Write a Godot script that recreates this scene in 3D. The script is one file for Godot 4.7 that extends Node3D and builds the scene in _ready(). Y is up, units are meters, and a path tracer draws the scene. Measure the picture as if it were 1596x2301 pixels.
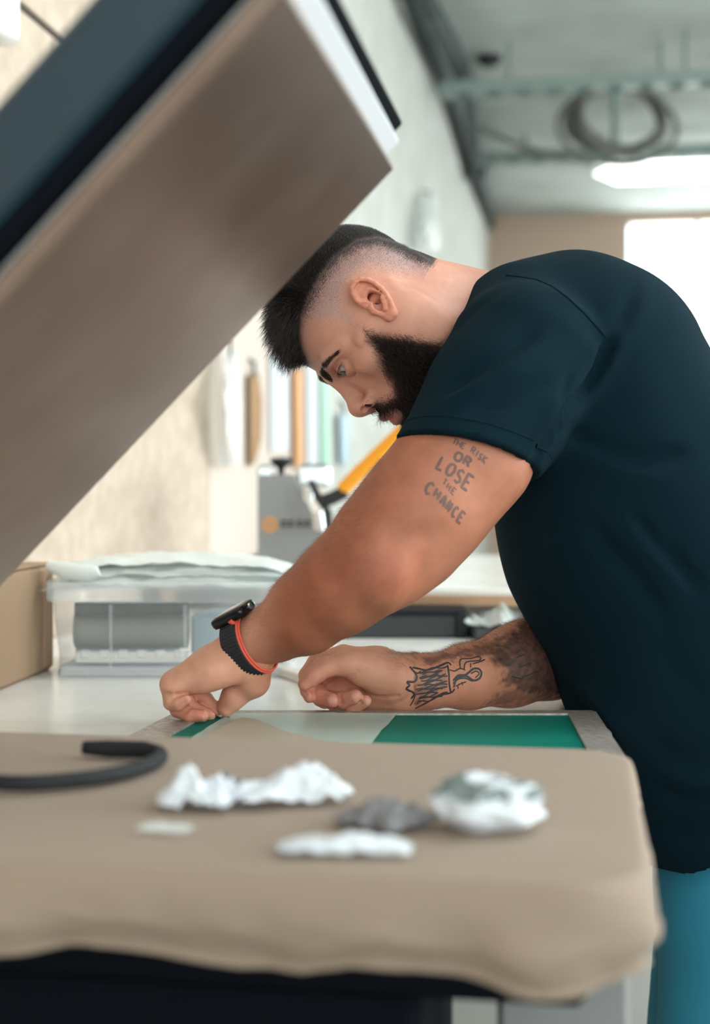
extends Node3D
# A print workshop: a man leans over a screen-printing frame behind an open heat press.
# Units are metres. The camera stands at (0, CY, 0) and looks along -Z; P() turns a measured direction and a depth into a point.

const F := 3160.0
const CY := 1.25
const ROOM_TURN := 0.164          # the room runs 9.4 degrees to the right of the view

var rng := RandomNumberGenerator.new()
var M := {}
var taken := {}
var D := Vector3(sin(ROOM_TURN), 0, -cos(ROOM_TURN))
var R := Vector3(cos(ROOM_TURN), 0, sin(ROOM_TURN))
var RB := Basis(R, Vector3.UP, -D)


func P(px: float, py: float, z: float) -> Vector3:
	return Vector3((px - 798.0) / F * z, CY + (1100.0 - py) / F * z, -z)


func RW(s: float, y: float, t: float) -> Vector3:
	return R * s + Vector3.UP * y + D * t


func to_px(p: Vector3) -> Vector2:
	return Vector2(798.0 + p.x / -p.z * F, 1100.0 - (p.y - CY) / -p.z * F)


# ---------------------------------------------------------------- mesh building
class MB:
	var v := PackedVector3Array()
	var n := PackedVector3Array()
	var c := PackedColorArray()
	var ix := PackedInt32Array()
	var col := Color(1, 1, 1)

	func tri(a: Vector3, b: Vector3, d: Vector3, out: Vector3) -> void:
		var q := (b - a).cross(d - a)
		if q.length_squared() < 1e-18:
			return
		var flip := q.dot(out) > 0.0
		var nn := (q if q.dot(out) > 0.0 else -q).normalized()
		var i := v.size()
		v.append(a); v.append(d if flip else b); v.append(b if flip else d)
		for k in 3:
			n.append(nn); c.append(col); ix.append(i + k)

	func quad(a: Vector3, b: Vector3, d: Vector3, e: Vector3, out: Vector3) -> void:
		tri(a, b, d, out)
		tri(a, d, e, out)

	func box(at: Vector3, size: Vector3, bs := Basis(), bev := 0.002) -> void:
		var h := size * 0.5
		bev = minf(bev, minf(h.x, minf(h.y, h.z)) * 0.6)
		var pt := func(sx: int, sy: int, sz: int, ax: int) -> Vector3:
			var q := Vector3(sx * (h.x - bev), sy * (h.y - bev), sz * (h.z - bev))
			q[ax] = [sx, sy, sz][ax] * h[ax]
			return at + bs * q
		for ax in 3:
			for s in [-1, 1]:
				var cs := []
				for w in [[-1, -1], [1, -1], [1, 1], [-1, 1]]:
					var sg := [0, 0, 0]
					sg[ax] = s; sg[(ax + 1) % 3] = w[0]; sg[(ax + 2) % 3] = w[1]
					cs.append(pt.call(sg[0], sg[1], sg[2], ax))
				var o := Vector3(); o[ax] = s
				quad(cs[0], cs[1], cs[2], cs[3], bs * o)
		for ax in 3:
			var b := (ax + 1) % 3
			var d := (ax + 2) % 3
			for s in [-1, 1]:
				for w in [-1, 1]:
					var g1 := [0, 0, 0]; g1[b] = s; g1[d] = w; g1[ax] = -1
					var g2 := [0, 0, 0]; g2[b] = s; g2[d] = w; g2[ax] = 1
					var o := Vector3(); o[b] = s; o[d] = w
					quad(pt.call(g1[0], g1[1], g1[2], b), pt.call(g2[0], g2[1], g2[2], b), pt.call(g2[0], g2[1], g2[2], d), pt.call(g1[0], g1[1], g1[2], d), bs * o)
		for sx in [-1, 1]:
			for sy in [-1, 1]:
				for sz in [-1, 1]:
					tri(pt.call(sx, sy, sz, 0), pt.call(sx, sy, sz, 1), pt.call(sx, sy, sz, 2), bs * Vector3(sx, sy, sz))

	# a prism: outline (in the plane of bs.x, bs.y) pushed along bs.z by depth, centred
	func prism(outline: PackedVector2Array, at: Vector3, bs: Basis, depth: float) -> void:
		var idx := Geometry2D.triangulate_polygon(outline)
		var z := bs.z * depth * 0.5
		for k in range(0, idx.size(), 3):
			var a := at + bs.x * outline[idx[k]].x + bs.y * outline[idx[k]].y
			var b := at + bs.x * outline[idx[k + 1]].x + bs.y * outline[idx[k + 1]].y
			var d := at + bs.x * outline[idx[k + 2]].x + bs.y * outline[idx[k + 2]].y
			tri(a + z, b + z, d + z, bs.z)
			tri(a - z, b - z, d - z, -bs.z)
		var ccw := not Geometry2D.is_polygon_clockwise(outline)
		for k in outline.size():
			var p := outline[k]
			var q := outline[(k + 1) % outline.size()]
			var e := q - p
			var o2 := Vector2(e.y, -e.x) * (1.0 if ccw else -1.0)
			var a := at + bs.x * p.x + bs.y * p.y
			var b := at + bs.x * q.x + bs.y * q.y
			quad(a - z, b - z, b + z, a + z, bs.x * o2.x + bs.y * o2.y)

	# smooth grid of points, rows x cols
	func grid(pts: PackedVector3Array, cols: int, wrap := false, flip := false, both := false) -> void:
		var rows := pts.size() / cols
		var i0 := v.size()
		var nn := PackedVector3Array()
		nn.resize(pts.size())
		for r in rows:
			for k in cols:
				var l := pts[r * cols + (posmod(k - 1, cols) if wrap else maxi(k - 1, 0))]
				var rr := pts[r * cols + ((k + 1) % cols if wrap else mini(k + 1, cols - 1))]
				var u := pts[maxi(r - 1, 0) * cols + k]
				var d := pts[mini(r + 1, rows - 1) * cols + k]
				var q := (rr - l).cross(d - u)
				nn[r * cols + k] = (q if not flip else -q).normalized()
		for k in pts.size():
			v.append(pts[k]); n.append(nn[k] if nn[k].length() > 0.5 else Vector3.UP); c.append(col)
		for r in rows - 1:
			for k in (cols if wrap else cols - 1):
				var a := i0 + r * cols + k
				var b := i0 + r * cols + (k + 1) % cols
				var d := a + cols
				var e := b + cols
				for t in [[a, b, e], [a, e, d]]:
					var fn := (v[t[1]] - v[t[0]]).cross(v[t[2]] - v[t[0]])
					if fn.dot(n[t[0]] + n[t[1]] + n[t[2]]) > 0.0:
						ix.append(t[0]); ix.append(t[2]); ix.append(t[1])
					else:
						ix.append(t[0]); ix.append(t[1]); ix.append(t[2])

	# tube along points with radii; flat > 0 squashes it along `squash`
	func tube(pts: Array, rad: Array, sides := 10, caps := true, flat := 1.0, squash := Vector3.UP) -> void:
		var out := PackedVector3Array()
		var up := Vector3(0.13, 0.97, 0.2)
		var m := pts.size()
		var ref := up
		for k in m:
			var t: Vector3 = (pts[mini(k + 1, m - 1)] - pts[maxi(k - 1, 0)]).normalized()
			var a := (ref - t * ref.dot(t))
			if a.length() < 1e-3:
				a = Vector3(1, 0, 0) - t * t.x
			a = a.normalized()
			ref = a
			var b := t.cross(a)
			var r: float = rad[mini(k, rad.size() - 1)]
			for j in sides:
				var an := TAU * j / sides
				var o := (a * cos(an) + b * sin(an)) * r
				if flat != 1.0:
					o += squash * o.dot(squash) * (flat - 1.0)
				out.append(pts[k] + o)
		grid(out, sides, true, true)
		if caps:
			for e in [0, m - 1]:
				var dir: Vector3 = (pts[e] - pts[1 if e == 0 else m - 2])
				for j in sides:
					tri(pts[e], out[e * sides + j], out[e * sides + (j + 1) % sides], dir)

	# lathe: profile (radius, height) turned about axis bs.y at `at`
	func lathe(prof: PackedVector2Array, at: Vector3, bs := Basis(), sides := 24) -> void:
		var out := PackedVector3Array()
		for q in prof:
			for j in sides:
				var an := TAU * j / sides
				out.append(at + bs * Vector3(cos(an) * q.x, q.y, sin(an) * q.x))
		grid(out, sides, true, false)

	func mesh() -> ArrayMesh:
		var a := []
		a.resize(Mesh.ARRAY_MAX)
		a[Mesh.ARRAY_VERTEX] = v
		a[Mesh.ARRAY_NORMAL] = n
		a[Mesh.ARRAY_COLOR] = c
		a[Mesh.ARRAY_INDEX] = ix
		var m := ArrayMesh.new()
		m.add_surface_from_arrays(Mesh.PRIMITIVE_TRIANGLES, a)
		return m


# ---------------------------------------------------------------- signed distance fields, meshed as surface nets
class Field:
	var kind := PackedInt32Array()     # 0 capsule, 1 ellipsoid, 2 half space
	var op := PackedInt32Array()       # 0 join, 1 cut, 2 keep inside, 3 crease
	var a := PackedVector3Array()
	var b := PackedVector3Array()      # capsule: b - a; ellipsoid: radii; half space: normal
	var ra := PackedFloat32Array()
	var rb := PackedFloat32Array()
	var kk := PackedFloat32Array()
	var inv := PackedFloat32Array()
	var bs: Array[Basis] = []
	var kmax := 0.0

	func put(kd: int, o: int, p: Vector3, q: Vector3, r1: float, r2: float, k: float, bas := Basis()) -> void:
		kind.append(kd); op.append(o); a.append(p); b.append(q); ra.append(r1); rb.append(r2); kk.append(maxf(k, 1e-5))
		inv.append(1.0 / maxf(q.length_squared(), 1e-12)); bs.append(bas)
		kmax = maxf(kmax, k if o == 0 else 0.0)

	func cap(p: Vector3, q: Vector3, r1: float, r2: float, k := 0.01, o := 0) -> void:
		put(0, o, p, q - p, r1, r2, k)

	func ell(p: Vector3, r: Vector3, k := 0.01, o := 0, bas := Basis()) -> void:
		put(1, o, p, r, 0, 0, k, bas.inverse())

	func plane(p: Vector3, nrm: Vector3, k := 0.001) -> void:
		put(2, 2, p, nrm.normalized(), 0, 0, k)

	func crease(p: Vector3, q: Vector3, w: float, amp: float) -> void:
		put(0, 3, p, q - p, w, amp, 0.0)

	func one(i: int, p: Vector3) -> float:
		if kind[i] == 0:
			var pa := p - a[i]
			var t := clampf(pa.dot(b[i]) * inv[i], 0.0, 1.0)
			if op[i] == 3:
				return (pa - b[i] * t).length()
			return (pa - b[i] * t).length() - (ra[i] + (rb[i] - ra[i]) * t)
		if kind[i] == 1:
			var q := bs[i] * (p - a[i])
			var r := b[i]
			var k0 := (q / r).length()
			var k1 := (q / (r * r)).length()
			return k0 * (k0 - 1.0) / k1 if k1 > 1e-9 else -minf(r.x, minf(r.y, r.z))
		return (p - a[i]).dot(b[i])

	func dist(p: Vector3, list: PackedInt32Array) -> float:
		var d := 1e3
		for i in list:
			var e := one(i, p)
			var k := kk[i]
			match op[i]:
				0:
					var h := maxf(k - absf(d - e), 0.0) / k
					d = minf(d, e) - h * h * k * 0.25
				1:
					e = -e
					var h := maxf(k - absf(d - e), 0.0) / k
					d = maxf(d, e) + h * h * k * 0.25
				2:
					var h := maxf(k - absf(d - e), 0.0) / k
					d = maxf(d, e) + h * h * k * 0.25
				3:
					if e < ra[i] * 3.0:
						var g := e / ra[i]
						d -= rb[i] * exp(-g * g)
		return d

	func all() -> PackedInt32Array:
		return PackedInt32Array(range(kind.size()))

	func at(p: Vector3) -> float:
		return dist(p, all())

	func grad(p: Vector3, list: PackedInt32Array, h := 0.0008) -> Vector3:
		return Vector3(dist(p + Vector3(h, 0, 0), list) - dist(p - Vector3(h, 0, 0), list), dist(p + Vector3(0, h, 0), list) - dist(p - Vector3(0, h, 0), list), dist(p + Vector3(0, 0, h), list) - dist(p - Vector3(0, 0, h), list)).normalized()

	func near(p: Vector3, rr: float) -> PackedInt32Array:
		var list := PackedInt32Array()
		for i in kind.size():
			if op[i] == 2:
				list.append(i)
				continue
			var e := one(i, p)
			if op[i] == 3:
				if e < rr + ra[i] * 3.0:
					list.append(i)
			elif e < rr * 1.4 + maxf(kk[i], kmax if op[i] == 0 else 0.0):
				list.append(i)
		return list

	# mesh the zero surface between lo and hi with cells of size s, adding to mb; colour(p, n) gives the colour
	func net(mb: MB, lo: Vector3, hi: Vector3, s: float, colour: Callable) -> void:
		var nx := int(ceil((hi.x - lo.x) / s)) + 1
		var ny := int(ceil((hi.y - lo.y) / s)) + 1
		var nz := int(ceil((hi.z - lo.z) / s)) + 1
		const B := 6
		nx = int(ceil(float(nx) / B)) * B + 1
		ny = int(ceil(float(ny) / B)) * B + 1
		nz = int(ceil(float(nz) / B)) * B + 1
		var sy := nx
		var sz := nx * ny
		var val := PackedFloat32Array()
		val.resize(nx * ny * nz)
		val.fill(1e9)
		var vid := PackedInt32Array()
		vid.resize(nx * ny * nz)
		vid.fill(-1)
		var active: Array[Vector3i] = []
		var rr := s * B * 0.8661
		for bz in range(0, nz - 1, B):
			for by in range(0, ny - 1, B):
				for bx in range(0, nx - 1, B):
					var c := lo + Vector3(bx + B * 0.5, by + B * 0.5, bz + B * 0.5) * s
					var list := near(c, rr)
					var any := false
					for i in list:
						if op[i] == 0:
							any = true
							break
					if not any:
						continue
					if absf(dist(c, list)) > rr * 1.35 + 0.004:
						continue
					active.append(Vector3i(bx, by, bz))
					for z in range(bz, bz + B + 1):
						for y in range(by, by + B + 1):
							var o := z * sz + y * sy
							var base := lo + Vector3(0, y, z) * s
							for x in range(bx, bx + B + 1):
								if val[o + x] > 1e8:
									val[o + x] = dist(base + Vector3(x * s, 0, 0), list)
		var co := PackedInt32Array([0, 1, sy, sy + 1, sz, sz + 1, sz + sy, sz + sy + 1])
		var ea := PackedInt32Array([0, 2, 4, 6, 0, 1, 4, 5, 0, 1, 2, 3])
		var eb := PackedInt32Array([1, 3, 5, 7, 2, 3, 6, 7, 4, 5, 6, 7])
		var off: Array[Vector3] = []
		for k in 8:
			off.append(Vector3(k & 1, (k >> 1) & 1, k >> 2))
		var g := PackedFloat32Array()
		g.resize(8)
		for bl in active:
			for z in range(bl.z, bl.z + B):
				for y in range(bl.y, bl.y + B):
					for x in range(bl.x, bl.x + B):
						var o := z * sz + y * sy + x
						var neg := 0
						for k in 8:
							g[k] = val[o + co[k]]
							if g[k] < 0.0:
								neg += 1
						if neg == 0 or neg == 8:
							continue
						var sum := Vector3()
						var cnt := 0
						for e in 12:
							var ga := g[ea[e]]
							var gb := g[eb[e]]
							if (ga < 0.0) != (gb < 0.0):
								sum += off[ea[e]].lerp(off[eb[e]], ga / (ga - gb))
								cnt += 1
						var f := sum / cnt
						var nrm := Vector3(
							lerpf(lerpf(g[1] - g[0], g[3] - g[2], f.y), lerpf(g[5] - g[4], g[7] - g[6], f.y), f.z),
							lerpf(lerpf(g[2] - g[0], g[3] - g[1], f.x), lerpf(g[6] - g[4], g[7] - g[5], f.x), f.z),
							lerpf(lerpf(g[4] - g[0], g[5] - g[1], f.x), lerpf(g[6] - g[2], g[7] - g[3], f.x), f.y)).normalized()
						var p := lo + (Vector3(x, y, z) + f) * s
						vid[o] = mb.v.size()
						mb.v.append(p)
						mb.n.append(nrm)
						mb.c.append(colour.call(p, nrm))
		for bl in active:
			for z in range(maxi(bl.z, 1), bl.z + B):
				for y in range(maxi(bl.y, 1), bl.y + B):
					for x in range(maxi(bl.x, 1), bl.x + B):
						var o := z * sz + y * sy + x
						if vid[o] < 0:
							continue
						var s0 := val[o] < 0.0
						if s0 != (val[o + 1] < 0.0):
							_quad(mb, vid[o], vid[o - sy], vid[o - sy - sz], vid[o - sz], s0)
						if s0 != (val[o + sy] < 0.0):
							_quad(mb, vid[o], vid[o - sz], vid[o - sz - 1], vid[o - 1], s0)
						if s0 != (val[o + sz] < 0.0):
							_quad(mb, vid[o], vid[o - 1], vid[o - 1 - sy], vid[o - sy], s0)

	func _quad(mb: MB, p: int, q: int, r: int, t: int, inside: bool) -> void:
		if p < 0 or q < 0 or r < 0 or t < 0:
			return
		if inside:
			mb.ix.append_array(PackedInt32Array([p, r, q, p, t, r]))
		else:
			mb.ix.append_array(PackedInt32Array([p, q, r, p, r, t]))

	# first point of the surface along the ray through (px, py) between depths z0 and z1
	func hit(from: Vector3, to: Vector3) -> Vector3:
		var list := PackedInt32Array()
		var ln := (to - from).length()
		var dir := (to - from) / ln
		var mid := (from + to) * 0.5
		list = near(mid, ln * 0.5)
		var t := 0.0
		for k in 90:
			var d := dist(from + dir * t, list)
			if d < 0.00005 or t > ln:
				break
			t += maxf(d * 0.7, 0.00003)
		return from + dir * minf(t, ln)


# ---------------------------------------------------------------- scene tree helpers
func numbered(called: String) -> String:
	if not taken.has(called):
		taken[called] = 0
		return called
	taken[called] += 1
	return "%s_%03d" % [called, taken[called]]


func thing(called: String, label: String, category: String, at := Vector3.ZERO, group := "") -> Node3D:
	var o := Node3D.new()
	o.name = numbered(called)
	add_child(o, true)
	o.position = at
	o.set_meta("label", label)
	o.set_meta("category", category)
	if group:
		o.set_meta("group", group)
	return o


# a part: its vertices are given in world places, so it is moved back by its thing's place
func part(called: String, mesh: Mesh, mat: Material, parent: Node3D, label := "") -> MeshInstance3D:
	var o := MeshInstance3D.new()
	o.name = called
	o.mesh = mesh
	o.material_override = null
	for k in mesh.get_surface_count():
		o.set_surface_override_material(k, mat)
	if parent != self and parent.get_parent() == self:
		o.position = -parent.position
	if label:
		o.set_meta("label", label)
	parent.add_child(o, true)
	return o


func single(called: String, mesh: Mesh, mat: Material, label: String, category: String, group := "") -> MeshInstance3D:
	var o := part(numbered(called), mesh, mat, self)
	o.set_meta("label", label)
	o.set_meta("category", category)
	if group:
		o.set_meta("group", group)
	return o


func struct(called: String, mesh: Mesh, mat: Material, label := "", category := "") -> MeshInstance3D:
	var o := part(called, mesh, mat, self)
	o.set_meta("kind", "structure")
	if label:
		o.set_meta("label", label)
		o.set_meta("category", category)
	return o


func lin(r: float, g: float, b: float) -> Color:
	return Color8(int(r), int(g), int(b)).srgb_to_linear()


func noise_tex(freq: float, seed_no: int, normal := false, octaves := 4, size := 512) -> NoiseTexture2D:
	var n := FastNoiseLite.new()
	n.seed = seed_no
	n.frequency = freq
	n.fractal_octaves = octaves
	var t := NoiseTexture2D.new()
	t.width = size
	t.height = size
	t.seamless = true
	t.noise = n
	t.as_normal_map = normal
	return t


func ramp_tex(freq: float, seed_no: int, lo: Color, hi: Color, octaves := 4, kind := FastNoiseLite.TYPE_SIMPLEX_SMOOTH) -> NoiseTexture2D:
	var t := noise_tex(freq, seed_no, false, octaves)
	(t.noise as FastNoiseLite).noise_type = kind
	var g := Gradient.new()
	g.set_color(0, lo)
	g.set_color(1, hi)
	t.color_ramp = g
	return t


func mat(c: Color, rough := 0.6, metal := 0.0) -> StandardMaterial3D:
	var m := StandardMaterial3D.new()
	m.albedo_color = c
	m.roughness = rough
	m.metallic = metal
	return m


func bump(m: StandardMaterial3D, tex: Texture2D, scale_cm: float, tiles: float) -> StandardMaterial3D:
	m.heightmap_enabled = true
	m.heightmap_texture = tex
	m.heightmap_scale = scale_cm
	m.uv1_triplanar = true
	m.uv1_world_triplanar = true
	m.uv1_scale = Vector3(tiles, tiles, tiles)
	return m


func _ready() -> void:
	rng.seed = 4711
	# ---- camera
	var cam := Camera3D.new()
	cam.name = "camera"
	cam.position = Vector3(0, CY, 0)
	var att := CameraAttributesPhysical.new()
	att.frustum_focal_length = 50.0
	att.frustum_focus_distance = 1.48
	att.exposure_aperture = 3.2
	att.exposure_multiplier = 1.0
	add_child(cam)
	cam.attributes = att
	cam.projection = Camera3D.PROJECTION_FRUSTUM
	cam.keep_aspect = Camera3D.KEEP_HEIGHT
	cam.size = 2.0 * 1150.5 / F * cam.near
	cam.frustum_offset = Vector2(0, -50.5 / F * cam.near)
	cam.current = true
	# ---- sky and exposure
	var we := WorldEnvironment.new()
	we.name = "world_environment"
	var e := Environment.new()
	e.background_mode = Environment.BG_SKY
	var sky := Sky.new()
	var sm := ProceduralSkyMaterial.new()
	sm.sky_top_color = Color(0.62, 0.74, 0.86)
	sm.sky_horizon_color = Color(0.88, 0.92, 0.94)
	sm.ground_bottom_color = Color(0.4, 0.4, 0.38)
	sm.ground_horizon_color = Color(0.7, 0.72, 0.72)
	sm.sky_energy_multiplier = 2.0
	sky.sky_material = sm
	e.sky = sky
	e.tonemap_mode = Environment.TONE_MAPPER_LINEAR
	e.tonemap_exposure = 1.66
	e.sdfgi_enabled = true
	e.ssao_enabled = true
	e.ssil_enabled = true
	we.environment = e
	add_child(we)
	materials()
	lit_windows()
	lamps()
	room()
	heat_press()
	work_table()
	table_things()
	back_bench()
	wall_things()
	ceiling_things()
	person()
	wristwatch()
	press_things()


func materials() -> void:
	var fine := noise_tex(0.05, 3)
	var coarse := noise_tex(0.012, 5)
	M.paint_white = bump(mat(Color8(206, 208, 207), 0.75), coarse, 0.25, 1.0)
	M.paint_white.albedo_texture = ramp_tex(0.006, 11, Color8(222, 220, 210), Color8(255, 255, 255))
	M.board = bump(mat(Color8(206, 190, 176), 0.8), coarse, 0.2, 1.5)
	M.board.albedo_texture = ramp_tex(0.02, 21, Color8(222, 216, 208), Color8(255, 255, 255), 5)
	M.board_lit = bump(mat(Color8(206, 192, 183), 0.75), coarse, 0.1, 1.2)  # paler board: the lit look of this wall stretch is put into its colour
	M.far_wall = bump(mat(Color8(192, 167, 151), 0.85), coarse, 0.2, 1.0)
	M.ceiling = bump(mat(Color8(190, 197, 195), 0.85), coarse, 0.3, 0.6)
	M.ceiling.albedo_texture = ramp_tex(0.004, 33, Color8(225, 225, 222), Color8(255, 255, 255), 3)
	M.floor = bump(mat(Color8(120, 120, 116), 0.5), coarse, 0.1, 1.0)
	M.joint_shade = mat(Color8(70, 62, 54), 0.9)
	M.steel_dark = mat(Color8(58, 70, 72), 0.55, 0.4)
	M.galv = bump(mat(Color8(136, 152, 148), 0.5, 0.3), fine, 0.05, 6.0)
	M.grey_cable = mat(Color8(104, 104, 98), 0.6)
	M.black = mat(Color8(20, 22, 26), 0.5)
	M.black_soft = mat(Color8(24, 27, 32), 0.8)
	M.white_plastic = mat(Color8(235, 236, 236), 0.4)
	M.press_blue = bump(mat(Color8(20, 46, 60), 0.42, 0.1), fine, 0.01, 8.0)
	M.press_black = mat(Color8(9, 14, 22), 0.8)
	M.alu = bump(mat(Color8(134, 117, 108), 0.42, 0.55), fine, 0.004, 3.0)
	M.alu.roughness_texture = ramp_tex(0.01, 44, Color8(190, 190, 190), Color8(255, 255, 255), 3)
	M.alu.albedo_texture = ramp_tex(0.004, 45, Color8(225, 214, 208), Color8(255, 252, 250), 2)
	M.press_black.metallic_specular = 0.2
	M.insul = mat(Color8(225, 228, 235), 0.7)
	M.cloth = bump(mat(Color8(150, 132, 118), 0.9), fine, 0.03, 24.0)
	M.cloth.rim_enabled = true
	M.cloth.rim = 0.25
	M.cloth.rim_tint = 0.6
	M.press_grey = mat(Color8(112, 114, 112), 0.55)
	M.table = mat(Color8(242, 242, 240), 0.28)
	M.table.roughness_texture = ramp_tex(0.01, 51, Color8(170, 170, 170), Color8(255, 255, 255), 4)
	M.table.uv1_triplanar = true
	M.table.uv1_world_triplanar = true
	M.table.uv1_scale = Vector3(2, 2, 2)
	M.frame_metal = bump(mat(Color8(188, 184, 180), 0.42, 0.4), fine, 0.006, 9.0)
	M.frame_metal.albedo_texture = ramp_tex(0.02, 61, Color8(190, 182, 178), Color8(255, 255, 255), 5)
	M.mesh_green = mat(Color8(0, 110, 96), 0.6)
	M.mesh_green.metallic_specular = 0.25
	M.film = mat(Color(0.86, 0.93, 0.9, 0.62), 0.3)
	M.film.transparency = BaseMaterial3D.TRANSPARENCY_ALPHA
	M.film_grey = mat(Color8(176, 166, 150), 0.55)
	M.white_paper = mat(Color8(216, 221, 230), 0.7)
	M.white_paper.backlight_enabled = true
	M.white_paper.backlight = Color(0.25, 0.25, 0.26)
	M.grey_paper = mat(Color8(120, 118, 122), 0.6)
	M.wood_edge = mat(Color8(186, 150, 122), 0.6)
	M.wood_brown = mat(Color8(150, 108, 62), 0.6)
	M.wood_orange = mat(Color8(214, 150, 92), 0.6)
	M.green_film = mat(Color8(150, 205, 180), 0.5)
	M.blue_film = mat(Color8(165, 190, 205), 0.5)
	M.cardboard = bump(mat(Color8(168, 140, 114), 0.85), coarse, 0.05, 3.0)
	M.bin = mat(Color(0.95, 0.98, 1.0, 0.15), 0.12)
	M.bin.transparency = BaseMaterial3D.TRANSPARENCY_ALPHA
	M.bin_rim = mat(Color(0.93, 0.97, 1.0, 0.42), 0.15)
	M.bin_rim.transparency = BaseMaterial3D.TRANSPARENCY_ALPHA
	M.bag = mat(Color(0.94, 0.98, 0.98, 0.55), 0.28)
	M.bag.transparency = BaseMaterial3D.TRANSPARENCY_ALPHA
	M.grey_roll = mat(Color8(128, 132, 130), 0.6)
	M.grey_dark = mat(Color8(54, 60, 63), 0.6)
	M.pale_blue = mat(Color8(176, 200, 214), 0.5)
	M.orange = mat(Color8(250, 165, 28), 0.4)
	M.chrome = mat(Color8(225, 230, 232), 0.18, 0.9)
	M.logo_orange = mat(Color8(222, 150, 70), 0.6)
	M.skin = bump(mat(Color(1, 1, 1), 0.5), noise_tex(0.09, 71, false, 3), 0.018, 30.0)
	M.skin.vertex_color_use_as_albedo = true
	M.skin.metallic_specular = 0.42
	M.shirt = bump(mat(Color8(11, 33, 43), 0.95), noise_tex(0.2, 81, false, 2), 0.02, 60.0)
	M.shirt.metallic_specular = 0.2
	M.shirt.rim_enabled = true
	M.shirt.rim = 0.35
	M.shirt.rim_tint = 0.85
	M.jeans = bump(mat(Color8(44, 136, 166), 0.9), noise_tex(0.15, 91, false, 3), 0.03, 40.0)
	M.hair = mat(Color(1, 1, 1), 0.42)
	M.hair.vertex_color_use_as_albedo = true
	M.ink = mat(Color8(52, 46, 50), 0.6)
	M.ink_soft = mat(Color8(112, 80, 74), 0.6)
	M.nail = mat(Color8(196, 132, 116), 0.42)
	M.eye_white = mat(Color8(166, 156, 150), 0.12)
	M.iris = mat(Color8(46, 50, 52), 0.1)
	M.coral = mat(Color8(224, 92, 74), 0.5)
	M.navy_band = mat(Color8(24, 26, 36), 0.6)
	M.watch_case = mat(Color8(28, 30, 36), 0.2, 0.5)
	M.watch_glass = mat(Color8(10, 12, 16), 0.06)
	M.sole = mat(Color8(210, 208, 202), 0.7)
	M.grey_print = mat(Color8(120, 132, 132), 0.6)
	M.rod_white = mat(Color8(226, 216, 206), 0.5)
	M.bag_white = mat(Color(0.96, 0.99, 0.99, 0.88), 0.35)
	M.bag_white.transparency = BaseMaterial3D.TRANSPARENCY_ALPHA
	M.press_grey2 = mat(Color8(138, 139, 141), 0.5)
	M.glow_window = mat(Color(1, 1, 1), 0.6)
	M.glow_window.emission_enabled = true
	M.glow_window.emission = Color(0.95, 1.0, 0.98)
	M.glow_window.emission_energy_multiplier = 2.2
	M.glow_lamp = mat(Color(1, 1, 1), 0.5)
	M.glow_lamp.emission_enabled = true
	M.glow_lamp.emission = Color(0.97, 1.0, 0.97)
	M.glow_lamp.emission_energy_multiplier = 2.5


# a frosted window that daylight fills: frame, mullions, panes that glow, and the light that comes through
func window_of(called: String, at: Vector3, bs: Basis, w: float, h: float, cols: int, rows: int, energy: float) -> void:
	var root := Node3D.new()
	root.name = called
	add_child(root, true)
	root.position = at
	root.set_meta("kind", "structure")
	var fr := MB.new()
	fr.box(at + bs.y * (h * 0.5 + 0.03), Vector3(w + 0.12, 0.06, 0.1), bs)
	fr.box(at - bs.y * (h * 0.5 + 0.03), Vector3(w + 0.12, 0.06, 0.1), bs)
	for s in [-1, 1]:
		fr.box(at + bs.x * s * (w * 0.5 + 0.03), Vector3(0.06, h, 0.1), bs)
	part("window_frame", fr.mesh(), M.steel_dark, root)
	for i in cols - 1:
		var b := MB.new()
		b.box(at + bs.x * (w * ((i + 1.0) / cols - 0.5)), Vector3(0.035, h, 0.08), bs)
		part("mullion", b.mesh(), M.galv, root)
	for i in cols:
		for j in rows:
			var b := MB.new()
			b.box(at + bs.x * (w * ((i + 0.5) / cols - 0.5)) + bs.y * (h * ((j + 0.5) / rows - 0.5)) - bs.z * 0.02, Vector3(w / cols - 0.03, h / rows - 0.01, 0.01), bs)
			part("window_pane", b.mesh(), M.glow_window, root)
	var l := AreaLight3D.new()
	l.name = called + "_daylight"
	l.area_size = Vector2(w, h)
	l.light_energy = energy
	l.light_color = Color(0.98, 1.0, 0.99)
	l.area_range = 40.0
	l.shadow_enabled = true
	add_child(l)
	l.transform = Transform3D(Basis(-bs.x, bs.y, -bs.z), at + bs.z * 0.005)


const WALL_S := -0.927     # the left wall, in the room's own axes
const RIGHT_S := 5.2
const FAR_T := 13.43
const BACK_T := -3.2
const CEIL := CY + 2.6


func lit_windows() -> void:
	# far wall: the big blown-out window; right and back walls: unseen windows added for their light
	window_of("window_1", RW(1.64, CEIL - 0.05 - 1.1, FAR_T + 0.06), RB, 2.52, 2.1, 4, 1, 3.6)
	var rb := Basis(D, Vector3.UP, -R)
	for k in 4:
		window_of("window_%d" % (k + 2), RW(RIGHT_S + 0.06, CY + 0.9, -0.8 + 3.4 * k), Basis(D, Vector3.UP, -R), 2.4, 1.8, 3, 1, [4.5, 9.0, 4.0, 2.0][k])
	for k in 2:
		window_of("window_%d" % (k + 6), RW(0.6 + 3.0 * k, CY + 0.9, BACK_T - 0.06), Basis(-R, Vector3.UP, D), 2.2, 1.8, 3, 1, 1.0)


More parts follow.
